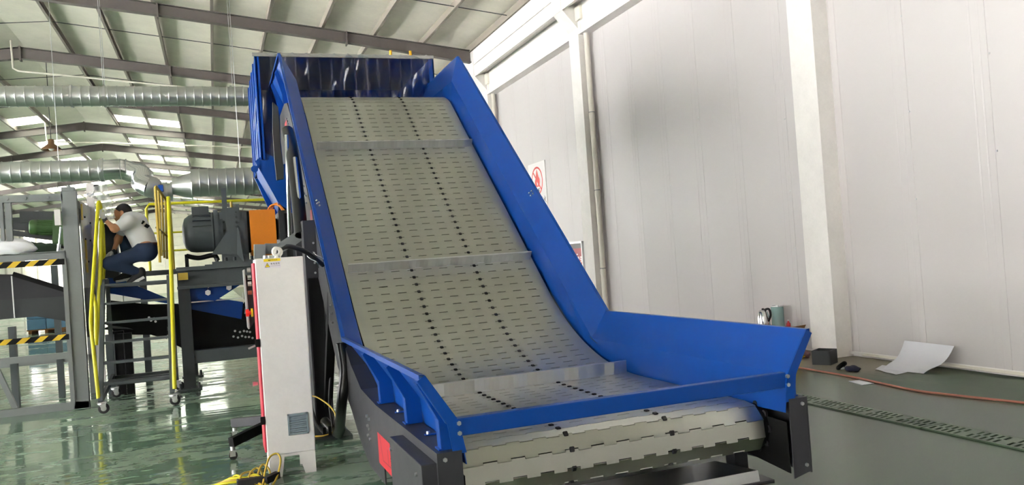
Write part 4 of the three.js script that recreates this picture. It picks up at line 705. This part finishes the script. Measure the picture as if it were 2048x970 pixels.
  const shoe = (a, dir, n) => {
    const heel = a, toe = [a[0] + dir[0] * 0.2, a[1] + dir[1] * 0.2 - 0.03, a[2] + 0.01];
    const s = mk('shoe', skinOf([[heel, mid(heel, toe, 0.5), 0.05, 0.046], [mid(heel, toe, 0.4), toe, 0.046, 0.036], [add(heel, [0, 0.04, 0]), heel, 0.046, 0.045]], 0.008, 70), M.shoe, w);
    mk('sole', [bar(add(heel, [0.03, -0.052, 0]), add(mid(heel, toe, 0.5), [0, -0.048, 0]), 0.1, 0.034), bar(add(mid(heel, toe, 0.5), [0, -0.05, 0]), add(toe, [0, -0.034, 0]), 0.094, 0.03)], M.sole, s);
  };
  shoe([-0.935, 1.69, -12.28], [-0.78, -0.4], 0); shoe([-1.094, 1.688, -12.6], [-0.98, -0.1], 1);
  // gloved hands, five fingers each
  const hand = (wr, dir, side, curl) => {
    const d = V(dir).normalize(), s = V(side).normalize(), n = d.clone().cross(s).multiplyScalar(curl);
    const at = (f, g, h) => V(wr).addScaledVector(d, f).addScaledVector(s, g).addScaledVector(n, h).toArray();
    const B = [[at(0, 0, 0), at(0.05, 0.012, 0), 0.03, 0.03], [at(0.05, -0.022, 0), at(0.09, -0.026, 0), 0.02, 0.018], [at(0.05, 0.02, 0), at(0.09, 0.026, 0), 0.02, 0.018]];
    [[-0.036, 0.062], [-0.012, 0.08], [0.012, 0.074], [0.035, 0.055]].forEach(([g, l]) => { B.push([at(0.085, g, 0), at(0.085 + l * 0.55, g * 1.15, 0.012), 0.0115, 0.011], [at(0.085 + l * 0.55, g * 1.15, 0.012), at(0.085 + l * 0.95, g * 1.15, 0.036), 0.011, 0.0095]); });
    B.push([at(0.025, 0.03, 0), at(0.06, 0.058, 0.012), 0.014, 0.0125], [at(0.06, 0.058, 0.012), at(0.09, 0.062, 0.03), 0.0125, 0.011]);
    const g = mk('glove', skinOf(B, 0.0045, 160), M.glove, w);
    mk('cuff', cyl(at(-0.035, 0, 0), at(0.012, 0, 0), 0.036, 0.036, 16, true), M.darkGrey, g);
  };
  hand(J.wrN, [-0.45, 0.85, -0.1], [0.3, 0.1, 0.95], 1); hand(J.wrF, [-0.75, -0.45, 0.35], [0.3, 0.2, 0.9], -1);
  // dark print across the shoulders
  mk('back_print', [0, 1, 2].map((i) => { const p = mid([-0.948, 2.455, -12.3], [-0.829, 2.338, -12.3], i / 2); return new RoundedBoxGeometry(0.06, 0.055, 0.012, 1, 0.005).rotateZ(-0.7).rotateX(-0.5).translate(p[0], p[1], p[2] + 0.02); }), M.black, w);
}
// ---------- screening machine frame on the left ----------
const Z1 = -11.9, fr = thing('screening_machine', 'grey steel frame of the screening machine with striped guard bars at the left edge', 'machine', [-2.6, 0, -12.5]);
{
  const post = (u0, u1, z, y1, m = M.midGrey) => 0;
  mk('post', [span(-1.8, -1.62, 0.0, 2.82, Z1 - 0.1, Z1 + 0.0, 0.004), span(-1.83, -1.78, 0.05, 1.95, Z1 + 0.0, Z1 + 0.03)], M.midGrey, fr);
  mk('post_cap', [span(-1.79, -1.64, 2.82, 2.87, Z1 - 0.1, Z1, 0.004), cyl([-1.71, 2.87, Z1 - 0.05], [-1.71, 2.9, Z1 - 0.05], 0.02, 0.018, 10)], M.midGrey, fr);
  mk('post', span(-1.8, -1.64, 0, 2.72, Z1 - 1.6, Z1 - 1.5), M.midGrey, fr); mk('post', span(-3.6, -3.45, 0, 2.82, Z1 - 0.1, Z1), M.midGrey, fr); mk('post', span(-3.6, -3.45, 0, 2.82, Z1 - 1.6, Z1 - 1.5), M.midGrey, fr);
  mk('top_rail', [span(-3.6, -1.78, 2.7, 2.79, Z1 - 0.09, Z1)], M.midGrey, fr);
  for (const x of [-2.4, -2.2, -1.95]) mk('bolt', bolt([x, 2.745, Z1], [0, 0, 1], 0.02, 0.015), M.midGrey, fr);
  mk('top_rail', bar([-1.71, 2.72, Z1 - 0.1], [-1.71, 2.6, Z1 - 1.5], 0.08, 0.1), M.darkGrey, fr);
  mk('top_rail', [span(-3.6, -1.78, 2.5, 2.62, Z1 - 1.58, Z1 - 1.5)], M.darkGrey, fr);
  mk('inner_post', span(-2.5, -2.46, 2.05, 2.7, Z1 - 0.07, Z1 - 0.01), M.midGrey, fr); mk('inner_post', span(-2.44, -2.37, 2.05, 2.7, Z1 - 0.07, Z1 - 0.01), M.midGrey, fr);
  mk('deck_rail', [span(-3.6, -1.78, 1.95, 2.04, Z1 - 0.08, Z1), span(-3.6, -1.78, 2.03, 2.05, Z1 - 0.2, Z1)], M.midGrey, fr);
  mk('lower_rail', span(-3.6, -1.78, 0.66, 0.74, Z1 - 0.06, Z1), M.midGrey, fr); mk('lower_rail', span(-3.6, -1.78, 0.5, 0.57, Z1 - 1.5, Z1 - 1.44), M.midGrey, fr);
  mk('bottom_rail', span(-3.6, -1.62, 0.0, 0.09, Z1 - 0.08, Z1), M.midGrey, fr);
  mk('back_post', [span(-2.2, -2.12, 0, 1.9, Z1 - 1.5, Z1 - 1.42)], M.steelGrey, fr);
  mk('brace', bar([-2.5, 0.02, Z1 - 0.3], [-2.75, 0.75, Z1 - 0.3], 0.06, 0.06), M.midGrey, fr);
  // hazard stripes as real tape bands on the guard bars
  const stripes = (y, n, h, x0) => {
    const b = mk('guard_bar', span(-3.6, -1.8, y, y + h, Z1 - 0.02, Z1 + 0.035), M.black, fr);
    for (let i = 0; i < n; i++) { const x = x0 - i * 0.2; mk('stripe', plate([[x - 0.12, y, Z1 + 0.036], [x - 0.03, y, Z1 + 0.036], [x + 0.05, y + h, Z1 + 0.036], [x - 0.04, y + h, Z1 + 0.036]], 0.003), paint('#d9b21c', 0.5), b); }
  };
  stripes(1.87, 8, 0.075, -1.93); stripes(0.905, 8, 0.07, -1.88);
  // wrapped side panel, its sheet dented
  const pg = new THREE.PlaneGeometry(1.25, 1.15, 16, 16).rotateY(Math.PI / 2), pp = pg.attributes.position; seed = 5;
  for (let i = 0; i < pp.count; i++) pp.setX(i, rnd(-0.012, 0.012)); pg.computeVertexNormals(); pg.translate(-1.6, 2.12, Z1 - 0.8);
  mk('side_panel', pg, paint('#9a9a94', 0.35), fr);
  for (const [y, z] of [[2.5, -0.4], [2.45, -0.9], [2.2, -0.35], [2.2, -0.8], [1.9, -0.5], [1.7, -1.0]]) mk('bolt', bolt([-1.595, y, Z1 + z], [1, 0, 0], 0.016, 0.014), M.black, fr);
  mks('yellow_edge', [span(-1.6, -1.585, 2.45, 2.66, Z1 - 0.25, Z1 - 0.17), span(-1.6, -1.585, 1.75, 2.2, Z1 - 0.42, Z1 - 0.34)], M.yellowDull, fr);
  mk('lower_panel', span(-1.62, -1.6, 0.9, 1.55, Z1 - 1.3, Z1 - 0.15), M.steelGrey, fr);
  mk('dark_cabinet', span(-1.52, -1.3, 1.66, 2.45, -13.4, -13.15), M.darkGrey, fr);
  mk('switch_box', span(-1.88, -1.81, 2.38, 2.58, Z1 - 0.02, Z1 + 0.05), M.cabinet, fr);
  mk('gas_strut', [cyl([-1.83, 2.36, Z1 - 0.05], [-1.86, 2.14, Z1 - 0.05], 0.012, 0.012, 10), cyl([-1.86, 2.14, Z1 - 0.05], [-1.9, 1.9, Z1 - 0.05], 0.024, 0.024, 12)], M.chrome, fr);
  mk('cross_beam', [bar([-2.5, 2.35, Z1 - 0.6], [-1.75, 2.2, Z1 - 0.6], 0.05, 0.07), bar([-2.5, 2.6, Z1 - 1.2], [-1.75, 2.56, Z1 - 1.2], 0.08, 0.16), bar([-3.4, 2.62, Z1 - 1.3], [-2.1, 2.4, Z1 - 1.3], 0.1, 0.1)], M.darkGrey, fr);
}
const gm = thing('vibration_motor', 'green electric motor mounted inside the grey screening frame', 'motor', [-2.05, 2.05, -12.4]);
{ const z = -12.45, y = 2.4;
  mk('housing', lathe([[0, 0], [0.085, 0.0], [0.1, 0.02], [0.1, 0.09], [0.092, 0.1], [0.092, 0.36], [0.1, 0.37], [0.12, 0.4], [0.12, 0.44], [0, 0.44]], [-2.27, y + 0.01, z], [-1.5, y - 0.05, z], 28), M.green, gm);
  mk('cooling_rib', Array.from({ length: 18 }, (_, i) => { const a = i / 18 * 6.283; return bar([-2.17, y + 0.095 * Math.sin(a), z + 0.095 * Math.cos(a)], [-1.9, y - 0.02 + 0.095 * Math.sin(a), z + 0.095 * Math.cos(a)], 0.008, 0.018, [0, Math.sin(a), Math.cos(a)]); }), M.green, gm);
  mk('bracket', [plate([[-1.97, 2.56, z + 0.1], [-1.8, 2.58, z + 0.1], [-1.82, 2.15, z + 0.1], [-2.0, 2.2, z + 0.1]], 0.03), span(-2.0, -1.85, 2.1, 2.24, z - 0.1, z + 0.1)], M.green, gm);
  mk('mount', span(-2.02, -1.82, 2.05, 2.13, z - 0.12, z + 0.12), M.darkGrey, gm); }
const rol = thing('screen_roller', 'dark green ribbed roller lying under the green motor', 'roller', [-2.2, 1.96, -12.35]);
{ mk('drum', lathe([[0, 0], [0.1, 0], [0.115, 0.03], ...Array.from({ length: 16 }, (_, i) => [i % 2 ? 0.1 : 0.115, 0.06 + i * 0.055]), [0.11, 0.95], [0, 0.95]], [-2.85, 2.19, -12.3], [-1.8, 2.03, -12.3], 26), M.greenDark, rol);
  mk('bearing', [cyl([-1.92, 2.04, -12.3], [-1.85, 2.03, -12.3], 0.07, 0.06, 16), span(-1.95, -1.85, 1.9, 2.02, -12.36, -12.24)], M.zinc, rol); mk('bearing', span(-2.95, -2.85, 1.95, 2.25, -12.36, -12.24), M.darkGrey, rol); }
{ const bag = thing('plastic_bag', 'bulging bright white plastic bag resting on the frame rail at the far left', 'bag', [-2.45, 2.04, -12]);
  const g = new THREE.SphereGeometry(1, 26, 16), p = g.attributes.position; seed = 3;
  for (let i = 0; i < p.count; i++) { const x = p.getX(i), y = p.getY(i), zz = p.getZ(i), k = 1 + 0.06 * Math.sin(9 * x + 4 * y) + 0.05 * Math.sin(7 * zz - 6 * y); p.setXYZ(i, x * 0.36 * k, Math.max(y, -0.6) * 0.13 * k, zz * 0.14 * k); }
  g.computeVertexNormals(); g.translate(-2.5, 2.12, -12.0); mk('sheet', g, std('#f4f4fa', 0.6), bag); }
const ct = thing('discharge_trough', 'dark grey sloping trough plate seen through the screening frame', 'trough', [-2.3, 0, -12.6]);
{ const z = -12.45;
  mk('side_plate', plate([[-2.875, 1.828, -12.45], [-2.5, 1.794, -12.45], [-1.773, 1.474, -12.45], [-1.795, 1.083, -12.45], [-2.246, 1.22, -12.45], [-2.907, 1.209, -12.45]], 0.03), M.charcoal, ct);
  mk('lower_skirt', plate([[-2.884, 1.47, -12.41], [-1.804, 1.451, -12.41], [-1.801, 1.093, -12.41], [-2.245, 1.215, -12.41], [-2.898, 1.217, -12.41]], 0.02), M.darkGrey, ct);
  mk('rim', bar([-2.491, 1.8, -12.41], [-1.778, 1.489, -12.41], 0.05, 0.06), M.black, ct);
  mk('rod', bar([-2.498, 1.774, -12.35], [-2.493, 1.221, -12.35], 0.014, 0.014), M.zinc, ct);
  mks('leg', [span(-2.62, -2.54, 0, 1.1, z - 0.2, z - 0.1), span(-1.95, -1.87, 0, 1.2, z - 0.6, z - 0.5)], M.steelGrey, ct); }
{ const f = thing('white_post', 'narrow pale upright post topped with loose clear film above the screening frame', 'post', [-1.59, 0, -13.03]);
  mk('upright', span(-1.64, -1.545, 0, 3.03, -13.06, -13.0), M.cabinet, f); mk('cap', cyl([-1.51, 2.93, -13.03], [-1.51, 3.01, -13.03], 0.035, 0.035, 12), M.black, f);
  const film = (P, n) => { const g = new THREE.PlaneGeometry(1, 1, 16, 20), p = g.attributes.position; seed = n; for (let i = 0; i < p.count; i++) { const u = p.getX(i) + 0.5, v = 0.5 - p.getY(i); const q = [0, 1, 2].map((k) => (P[0][k] * (1 - u) + P[1][k] * u) * (1 - v) + (P[3][k] * (1 - u) + P[2][k] * u) * v); p.setXYZ(i, q[0], q[1], q[2] + 0.02 * Math.sin(u * 11 + v * 4) * Math.sin(v * 9 + 1) + rnd(-0.006, 0.006)); } g.computeVertexNormals(); return g; };
  mk('clear_film', film([[-1.466, 2.902, -12.3], [-1.304, 2.951, -12.3], [-1.215, 2.469, -12.3], [-1.332, 2.461, -12.3]], 4), M.film, f); mk('clear_film', film([[-1.56, 2.814, -12.33], [-1.409, 2.889, -12.33], [-1.394, 2.725, -12.33], [-1.526, 2.772, -12.33]], 9), M.film, f); }

// ---------- ducts under the roof ----------
function spiral(name, a, b, r, parent, pitch = 0.16) {
  const L = V(b).sub(V(a)).length(), prof = [[r, 0]]; for (let s = pitch; s < L; s += pitch) prof.push([r, s - 0.014], [r + 0.01, s - 0.005], [r + 0.01, s + 0.005], [r, s + 0.014]); prof.push([r, L]);
  return mk(name, lathe(prof, a, b, 30), M.galv, parent);
}
const rodTo = (x, y, z) => cyl([x, y, z], [x, roofY(x) + 0.19, z], 0.006, 0.006, 6);
{ const d = thing('spiral_duct', 'upper straight silver spiral duct passing behind the blue hood', 'duct', [-1.5, 5.1, -18]);
  spiral('duct_pipe', [-6.4, 5.31, -18], [-2.45, 5.31, -18], 0.2, d); spiral('duct_pipe', [-2.4, 5.31, -18], [3.6, 5.31, -18], 0.2, d);
  for (const x of [-2.42, -1.83, 0.56]) mk('flange', cyl([x - 0.02, 5.31, -18], [x + 0.02, 5.31, -18], 0.225, 0.225, 30), M.zinc, d);
  for (const x of [-1.85, 0.6, -5.5]) mk('hanger', [rodTo(x, 5.5, -18), rodTo(x + 0.04, 5.5, -17.9)], M.zinc, d); }
{ const d = thing('spiral_duct', 'lower silver spiral duct with double elbow and wider end section', 'duct', [-1.5, 3.6, -17.2]);
  const A = [-1.869, 3.738, -17.2], y = A[1];
  spiral('duct_pipe', [-6.4, y, -17.2], [A[0], y, -17.2], 0.195, d);
  mk('flange', cyl([A[0] - 0.03, y, -17.2], [A[0] + 0.03, y, -17.2], 0.225, 0.225, 30), M.zinc, d);
  const B = [-1.379, 3.684, -17.2], C = [-0.995, 3.321, -16.8], D = [-0.764, 3.245, -16.8], Q = [-0.65, 3.241, -16.8], R = [-0.31, 3.429, -16.8], E2 = [1.337, 3.37, -16.8];
  const el = mk('elbow', [new THREE.TubeGeometry(new THREE.CatmullRomCurve3([[A[0] + 0.02, y, -17.2], [A[0] + 0.35, y, -17.2], B, [B[0] + 0.2, y - 0.12, -17.1], [C[0] - 0.18, C[1] + 0.12, -16.95], C].map(V)), 18, 0.195, 26)], M.chrome, d);
  for (const t of [0.3, 0.5]) { const p = [A[0] + (B[0] - A[0]) * (t + 0.35), y, -17.2]; mk('seam', cyl([p[0] - 0.006, y, -17.2], [p[0] + 0.006, y, -17.2], 0.2, 0.2, 26), M.zinc, el); }
  mk('elbow', [lathe([[0.2, 0], [0.2, 0.1], [0.16, 0.2]], [C[0] - 0.08, C[1] + 0.04, C[2]], [D[0], D[1], D[2]], 26), cyl([C[0], D[1], D[2]], D, 0.15, 0.15, 26)], M.galv, d);
  mk('flange', [cyl(D, [D[0] + 0.03, D[1], D[2]], 0.18, 0.18, 26), cyl([Q[0] - 0.03, D[1], D[2]], [Q[0], D[1], D[2]], 0.18, 0.18, 26), cyl(D, [Q[0], D[1], D[2]], 0.145, 0.145, 26)], M.zinc, d);
  mk('damper_motor', span(C[0] + 0.12, C[0] + 0.2, D[1] - 0.02, D[1] + 0.1, -16.62, -16.5), M.blue, d);
  mk('reducer', lathe([[0.15, 0], [0.25, R[0] - Q[0]], [0.27, R[0] - Q[0]], [0.27, R[0] - Q[0] + 0.02]], [Q[0], (D[1] + R[1]) / 2, D[2]], [R[0], (D[1] + R[1]) / 2, R[2]], 30), M.galv, d);
  spiral('duct_pipe', [R[0], R[1] - 0.04, R[2]], [E2[0] + 1.5, R[1] - 0.04, R[2]], 0.265, d);
  for (const x of [-5.2, -2.6, 0.6]) mk('hanger', rodTo(x, x > 0 ? R[1] + 0.2 : y + 0.18, x > 0 ? -16.8 : -17.2), M.zinc, d); }
{ const l = thing('pendant_lamp', 'brown unlit high-bay lamp hanging below the roof at upper left', 'lamp', [-4.717, 6.028, -30]); const p = [-4.717, 6.028, -30];
  mk('shade', lathe([[0.03, 0.36], [0.09, 0.34], [0.1, 0.2], [0.28, 0.05], [0.3, 0], [0.27, 0.0], [0.08, 0.18]], p, [p[0], p[1] + 1, p[2]], 24), paint('#7a5a3c', 0.6), l); mk('bulb', new THREE.SphereGeometry(0.09, 14, 10).translate(p[0], p[1] + 0.06, p[2]), std('#cdd6c8', 0.2), l); mk('rod', cyl([p[0], p[1] + 0.35, p[2]], [p[0], roofY(p[0]) + 0.2, p[2]], 0.012, 0.012, 6), M.darkGrey, l); }

// ---------- right-hand side ----------
{
  // two slotted rows on cast covers over a channel
  const dr = thing('floor_drain', 'green slotted drain covers running along the right side of the floor', 'drain', [5.26, 0, -5]);
  const L = 0.99, W = 0.25, shp = new THREE.Shape([[0, 0], [W, 0], [W, L], [0, L]].map((p) => new THREE.Vector2(...p)));
  for (let r = 0; r < 2; r++) for (let i = 0; i < 17; i++) { const x = 0.025 + r * 0.108, y = 0.03 + i * 0.056; if (i % 6 === 5) continue; const h = new THREE.Path([[x, y], [x + 0.09, y + 0.018], [x + 0.09, y + 0.042], [x, y + 0.024]].map((p) => new THREE.Vector2(...p))); shp.holes.push(h); }
  const g = new THREE.ExtrudeGeometry(shp, { depth: 0.012, bevelEnabled: false }); g.rotateX(-Math.PI / 2); boxUV(g);
  const cm = paint('#4c5c49', 0.4);
  for (let k = 0; k < 8; k++) piece('drain_cover', g, cm, dr, [5.135, 0.001, -2.0 - k * 1.0]);
  mk('channel', span(5.13, 5.39, 0.0005, 0.001, -10, -2), M.black, dr);
}
solo('hose', tube([[6.5, 0.012, -11], [6.44, 0.012, -8], [6.41, 0.012, -7.15], [6.34, 0.012, -6.65], [6.27, 0.012, -6.1], [6.32, 0.012, -5.8], [6.42, 0.012, -5.35], [6.47, 0.012, -5.1], [6.6, 0.012, -4]], 0.011, 60, 7), paint('#b0705f', 0.6), 'thin pink hose lying along the dusty strip by the white wall', 'hose');
{ const b = thing('steel_bin', 'open black square bin at the foot of the white pillar', 'bin', [6.93, 0, -8.12]);
  const w = (x0, x1, z0, z1) => span(x0, x1, 0.0, 0.17, z0, z1);
  const gq = [w(-0.12, -0.112, -0.11, 0.11), w(0.112, 0.12, -0.11, 0.11), w(-0.12, 0.12, 0.102, 0.11), w(-0.12, 0.12, -0.11, -0.102)];
  for (const q of gq) { q.rotateY(0.5); q.translate(6.9, 0, -8.1); } mk('wall_sheet', gq, M.darkGrey, b); const fl = span(-0.115, 0.115, 0.0, 0.01, -0.105, 0.105); fl.rotateY(0.5); fl.translate(6.9, 0, -8.1); mk('bottom', fl, M.black, b); }
{ const s = thing('work_gloves', 'pair of dark blue and black work gloves dropped on the dusty floor', 'gloves', [6.73, 0, -7.5]);
  mk('black_glove', [new THREE.TorusGeometry(0.045, 0.026, 10, 22).rotateX(0.9).rotateY(0.5).translate(6.72, 0.045, -7.62)], M.black, s); mk('label_patch', new THREE.SphereGeometry(0.028, 12, 8).scale(1, 0.6, 1).translate(6.71, 0.02, -7.6), M.paper, s);
  const g = new THREE.SphereGeometry(1, 20, 12), p = g.attributes.position; for (let i = 0; i < p.count; i++) { const x = p.getX(i), k = 1 + 0.12 * Math.sin(6 * x + 3 * p.getZ(i)); p.setXYZ(i, x * 0.07 * k, Math.max(-0.85, p.getY(i)) * 0.035 * k, p.getZ(i) * 0.1 * k); } g.computeVertexNormals(); g.translate(6.72, 0.03, -7.44); mk('blue_glove', g, paint('#23253f', 0.9), s); }
function sheet(c, label) {
  const g = new THREE.PlaneGeometry(1, 1, 10, 14), p = g.attributes.position;
  for (let i = 0; i < p.count; i++) { const u = p.getX(i) + 0.5, v = 0.5 - p.getY(i), q = c(u, v); p.setXYZ(i, ...q); } g.computeVertexNormals();
  const m = solo('paper_sheet', g, new THREE.MeshStandardMaterial({ color: '#d6d6de', roughness: 0.9, side: THREE.DoubleSide }), label, 'paper'); return m;
}
sheet((u, v) => { const a = [7.48, 0.27, -7.42], b = [7.48, 0.26, -6.74], d = [7.06, 0.004, -6.78], e = [7.02, 0.004, -7.3]; const t = Math.pow(v, 0.85); return [0, 1, 2].map((k) => ((a[k] * (1 - u) + b[k] * u) * (1 - t) + (e[k] * (1 - u) + d[k] * u) * t)).map((q, k) => (k === 1 ? q * (1 - 0.45 * Math.sin(t * 3.14)) + 0.004 : q)); }, 'large white paper sheet leaning curled against the wall base');
sheet((u, v) => { const a = [7.2, 0.008, -7.5], b = [7.2, 0.008, -7.0], d = [6.83, 0.004, -6.93], e = [6.95, 0.004, -7.35]; return [0, 1, 2].map((k) => ((a[k] * (1 - u) + b[k] * u) * (1 - v) + (e[k] * (1 - u) + d[k] * u) * v)).map((q, k) => (k === 1 ? q + 0.004 * Math.sin(u * 9) * Math.sin(v * 7) + 0.003 : q)); }, 'smaller white paper sheet lying flat in front of the leaning sheet');
solo('paper_scrap', plate([[6.23, 0.003, -6.98], [6.17, 0.003, -6.72], [6.31, 0.003, -6.7], [6.35, 0.003, -6.95]], 0.003), M.paper, 'torn pale scrap of paper beside the pink hose', 'paper');
{ // low stool with kettle and jug behind the conveyor wall
  const t = thing('low_stool', 'low stool with red top by the wall behind the conveyor side', 'stool', [7.25, 0, -9.7]);
  mk('seat', span(6.95, 7.52, 0.285, 0.317, -10.1, -9.3, 0.01), M.red, t); for (const x of [6.99, 7.48]) for (const z of [-10.05, -9.35]) mk('leg', span(x - 0.02, x + 0.02, 0, 0.285, z - 0.02, z + 0.02), M.darkGrey, t);
  const k = thing('kettle', 'shiny steel kettle with black handle on the red stool', 'kettle', [7.2, 0.317, -9.62]);
  mk('kettle_body', lathe([[0, 0], [0.085, 0], [0.089, 0.03], [0.083, 0.14], [0.063, 0.22], [0.05, 0.245], [0, 0.255]], [7.19, 0.317, -9.62], [7.19, 1, -9.62], 28), M.chrome, k);
  mk('handle', tube([[7.2, 0.57, -9.59], [7.22, 0.58, -9.53], [7.225, 0.5, -9.505], [7.21, 0.41, -9.54]], 0.016, 20, 8), M.rubber, k); mk('lid_knob', cyl([7.19, 0.57, -9.62], [7.19, 0.59, -9.62], 0.02, 0.014, 12), M.rubber, k);
  const j = thing('thermos_jug', 'pale teal cylindrical jug beside the kettle on the red stool', 'jug', [7.4, 0.317, -9.58]);
  mk('jug_body', lathe([[0, 0], [0.084, 0], [0.086, 0.01], [0.086, 0.27], [0.08, 0.28], [0, 0.28]], [7.4, 0.317, -9.58], [7.4, 1, -9.58], 28), std('#8fb3b0', 0.25), j); mk('rim', [lathe([[0.075, 0], [0.08, 0], [0.08, 0.014], [0.075, 0.014]], [7.4, 0.596, -9.58], [7.4, 1, -9.58], 24), span(7.35, 7.37, 0.597, 0.62, -9.54, -9.5)], M.zinc, j);
  const r = thing('red_bottle', 'small red bottle at the right of the teal jug', 'bottle', [7.38, 0.317, -9.4]); mk('bottle_body', lathe([[0, 0], [0.03, 0], [0.03, 0.05], [0.012, 0.075], [0.012, 0.09], [0, 0.09]], [7.4, 0.317, -9.36], [7.4, 1, -9.36], 16), M.red, r); mk('cap', cyl([7.4, 0.407, -9.36], [7.4, 0.422, -9.36], 0.014, 0.014, 12), M.white, r);
  const c = thing('cardboard_box', 'brown cardboard box partly hidden beside the white pillar', 'box', [7.15, 0, -8.97]);
  mk('carton', [span(6.94, 7.24, 0, 0.32, -9.15, -8.85)], M.cardboard, c); mk('flap', plate([[6.94, 0.32, -8.85], [7.24, 0.32, -8.85], [7.25, 0.4, -8.82], [6.96, 0.38, -8.8]], 0.004), M.cardboard, c);
  const y = thing('yellow_rag', 'crumpled yellow and mauve rag in front of the cardboard box', 'rag', [6.98, 0, -8.75]);
  const rag = (n, o, s, m, nm) => { const g = new THREE.SphereGeometry(1, 18, 12), p = g.attributes.position; seed = n; for (let i = 0; i < p.count; i++) { const k = 1 + 0.25 * Math.sin(5 * p.getX(i) + n) * Math.sin(6 * p.getY(i) + 2 * n); p.setXYZ(i, p.getX(i) * s[0] * k, Math.max(-0.7, p.getY(i)) * s[1] * k, p.getZ(i) * s[2] * k); } g.computeVertexNormals(); g.translate(...o); mk(nm, g, m, y); };
  rag(3, [6.96, 0.05, -8.66], [0.05, 0.07, 0.1], paint('#c9a23a', 0.9), 'yellow_cloth'); rag(6, [7.06, 0.045, -8.68], [0.08, 0.06, 0.08], paint('#8c6a75', 0.9), 'mauve_cloth'); rag(8, [6.98, 0.13, -8.74], [0.03, 0.05, 0.05], M.yellow, 'yellow_cloth'); }
// no-fire sign and hydrant cabinet on the wall
const strokesOn = (k, L, x, y, s, col, w) => { k.strokeStyle = col; k.lineWidth = w; k.lineCap = 'round'; for (const q of L) { k.beginPath(); q.forEach((p, i) => (i ? k.lineTo(x + p[0] * s, y + p[1] * s) : k.moveTo(x + p[0] * s, y + p[1] * s))); k.stroke(); } };
{ const c = document.createElement('canvas'); c.width = 512; c.height = 512; const k = c.getContext('2d');
  k.fillStyle = '#e2dedd'; k.fillRect(0, 0, 512, 512);
  k.fillStyle = '#c9382c'; k.beginPath(); k.moveTo(256, 70); k.bezierCurveTo(300, 130, 290, 160, 330, 190); k.bezierCurveTo(345, 230, 330, 260, 310, 285); k.lineTo(200, 285); k.bezierCurveTo(165, 240, 190, 200, 215, 180); k.bezierCurveTo(225, 150, 245, 120, 256, 70); k.fill();
  k.fillStyle = '#e2dedd'; k.beginPath(); k.moveTo(258, 200); k.bezierCurveTo(285, 235, 280, 260, 262, 275); k.bezierCurveTo(235, 262, 240, 230, 258, 200); k.fill();
  k.strokeStyle = '#3b3a4a'; k.lineWidth = 16; for (const [a, b] of [[[200, 310], [312, 340]], [[312, 310], [200, 340]], [[225, 300], [290, 350]]]) { k.beginPath(); k.moveTo(...a); k.lineTo(...b); k.stroke(); }
  k.strokeStyle = '#cc3a34'; k.lineWidth = 22; k.beginPath(); k.arc(256, 215, 158, 0, 6.3); k.stroke(); k.beginPath(); k.moveTo(148, 105); k.lineTo(366, 325); k.stroke();
  ['yan', 'jin', 'smoke', 'fire'].forEach((n, i) => strokesOn(k, HZ[n], 94 + i * 106, 412, 74, '#3a3a3e', 11));
  const t = new THREE.CanvasTexture(c); t.colorSpace = THREE.SRGBColorSpace;
  const s = thing('fire_sign', 'white no-open-fire sign with red ring on the grey wall', 'sign', [7.54, 2.72, -18.5]);
  mk('board', span(7.535, 7.55, 2.72, 3.78, -19.05, -17.96), M.white, s); mk('print', new THREE.PlaneGeometry(1.08, 1.05).rotateY(-Math.PI / 2).translate(7.533, 3.25, -18.505), new THREE.MeshStandardMaterial({ map: t, roughness: 0.5 }), s, true); }
{ const c = document.createElement('canvas'); c.width = 256; c.height = 256; const k = c.getContext('2d');
  k.fillStyle = '#a02430'; k.fillRect(0, 0, 256, 256); k.fillStyle = '#2a1518'; k.fillRect(0, 0, 256, 44); k.fillStyle = '#e8dfe0'; k.font = 'bold 74px sans-serif'; k.fillText('119', 128, 168); for (let i = 0; i < 4; i++) k.fillRect(60 + i * 34, 92, 24, 10);
  const t = new THREE.CanvasTexture(c); t.colorSpace = THREE.SRGBColorSpace;
  const s = thing('hydrant_cabinet', 'red fire hydrant cabinet reading 119 beside the white pillar', 'fire cabinet', [7.5, 1.05, -16.5]);
  mk('case', [span(7.49, 7.548, 1.05, 1.08, -17.0, -16.12), span(7.49, 7.548, 1.74, 1.77, -17.0, -16.12), span(7.49, 7.548, 1.05, 1.77, -16.15, -16.12), span(7.49, 7.548, 1.05, 1.77, -17.0, -16.97), span(7.51, 7.548, 1.06, 1.76, -16.98, -16.14)], M.zinc, s);
  mk('door', new THREE.PlaneGeometry(0.8, 0.64).rotateY(-Math.PI / 2).translate(7.508, 1.41, -16.56), new THREE.MeshStandardMaterial({ map: t, roughness: 0.35 }), s, true); }
// pallets of goods far down the hall, seen between the machines
for (const [x, z, w, h, m, lab] of [[-7.5, -30, 1.6, 1.3, '#c9a13c', 'yellow wrapped goods stack far down the hall at the left'], [-5.6, -33, 1.2, 1.1, '#5f8fb0', 'pale blue goods stack beside the yellow stack down the hall'], [-3.4, -36, 1.2, 1.5, '#e6e4dc', 'white wrapped goods stack down the hall behind the trough']]) {
  const g = thing('goods_stack', lab, 'goods', [x, 0, z]);
  for (let i = -1; i <= 1; i++) mk('skid', span(x + i * w * 0.42 - 0.05, x + i * w * 0.42 + 0.05, 0, 0.1, z - 0.6, z + 0.6), M.cardboard, g);
  mk('deck', span(x - w / 2, x + w / 2, 0.1, 0.14, z - 0.6, z + 0.6), M.cardboard, g);
  for (let r = 0; r < 3; r++) for (let q = 0; q < 2; q++) mk('carton', span(x - w / 2 + q * w / 2 + 0.01, x + q * w / 2 - 0.01, 0.14 + r * h / 3, 0.13 + (r + 1) * h / 3, z - 0.58, z + 0.58, 0.02), paint(m, 0.6), g);
}
renderer.render(scene, camera);
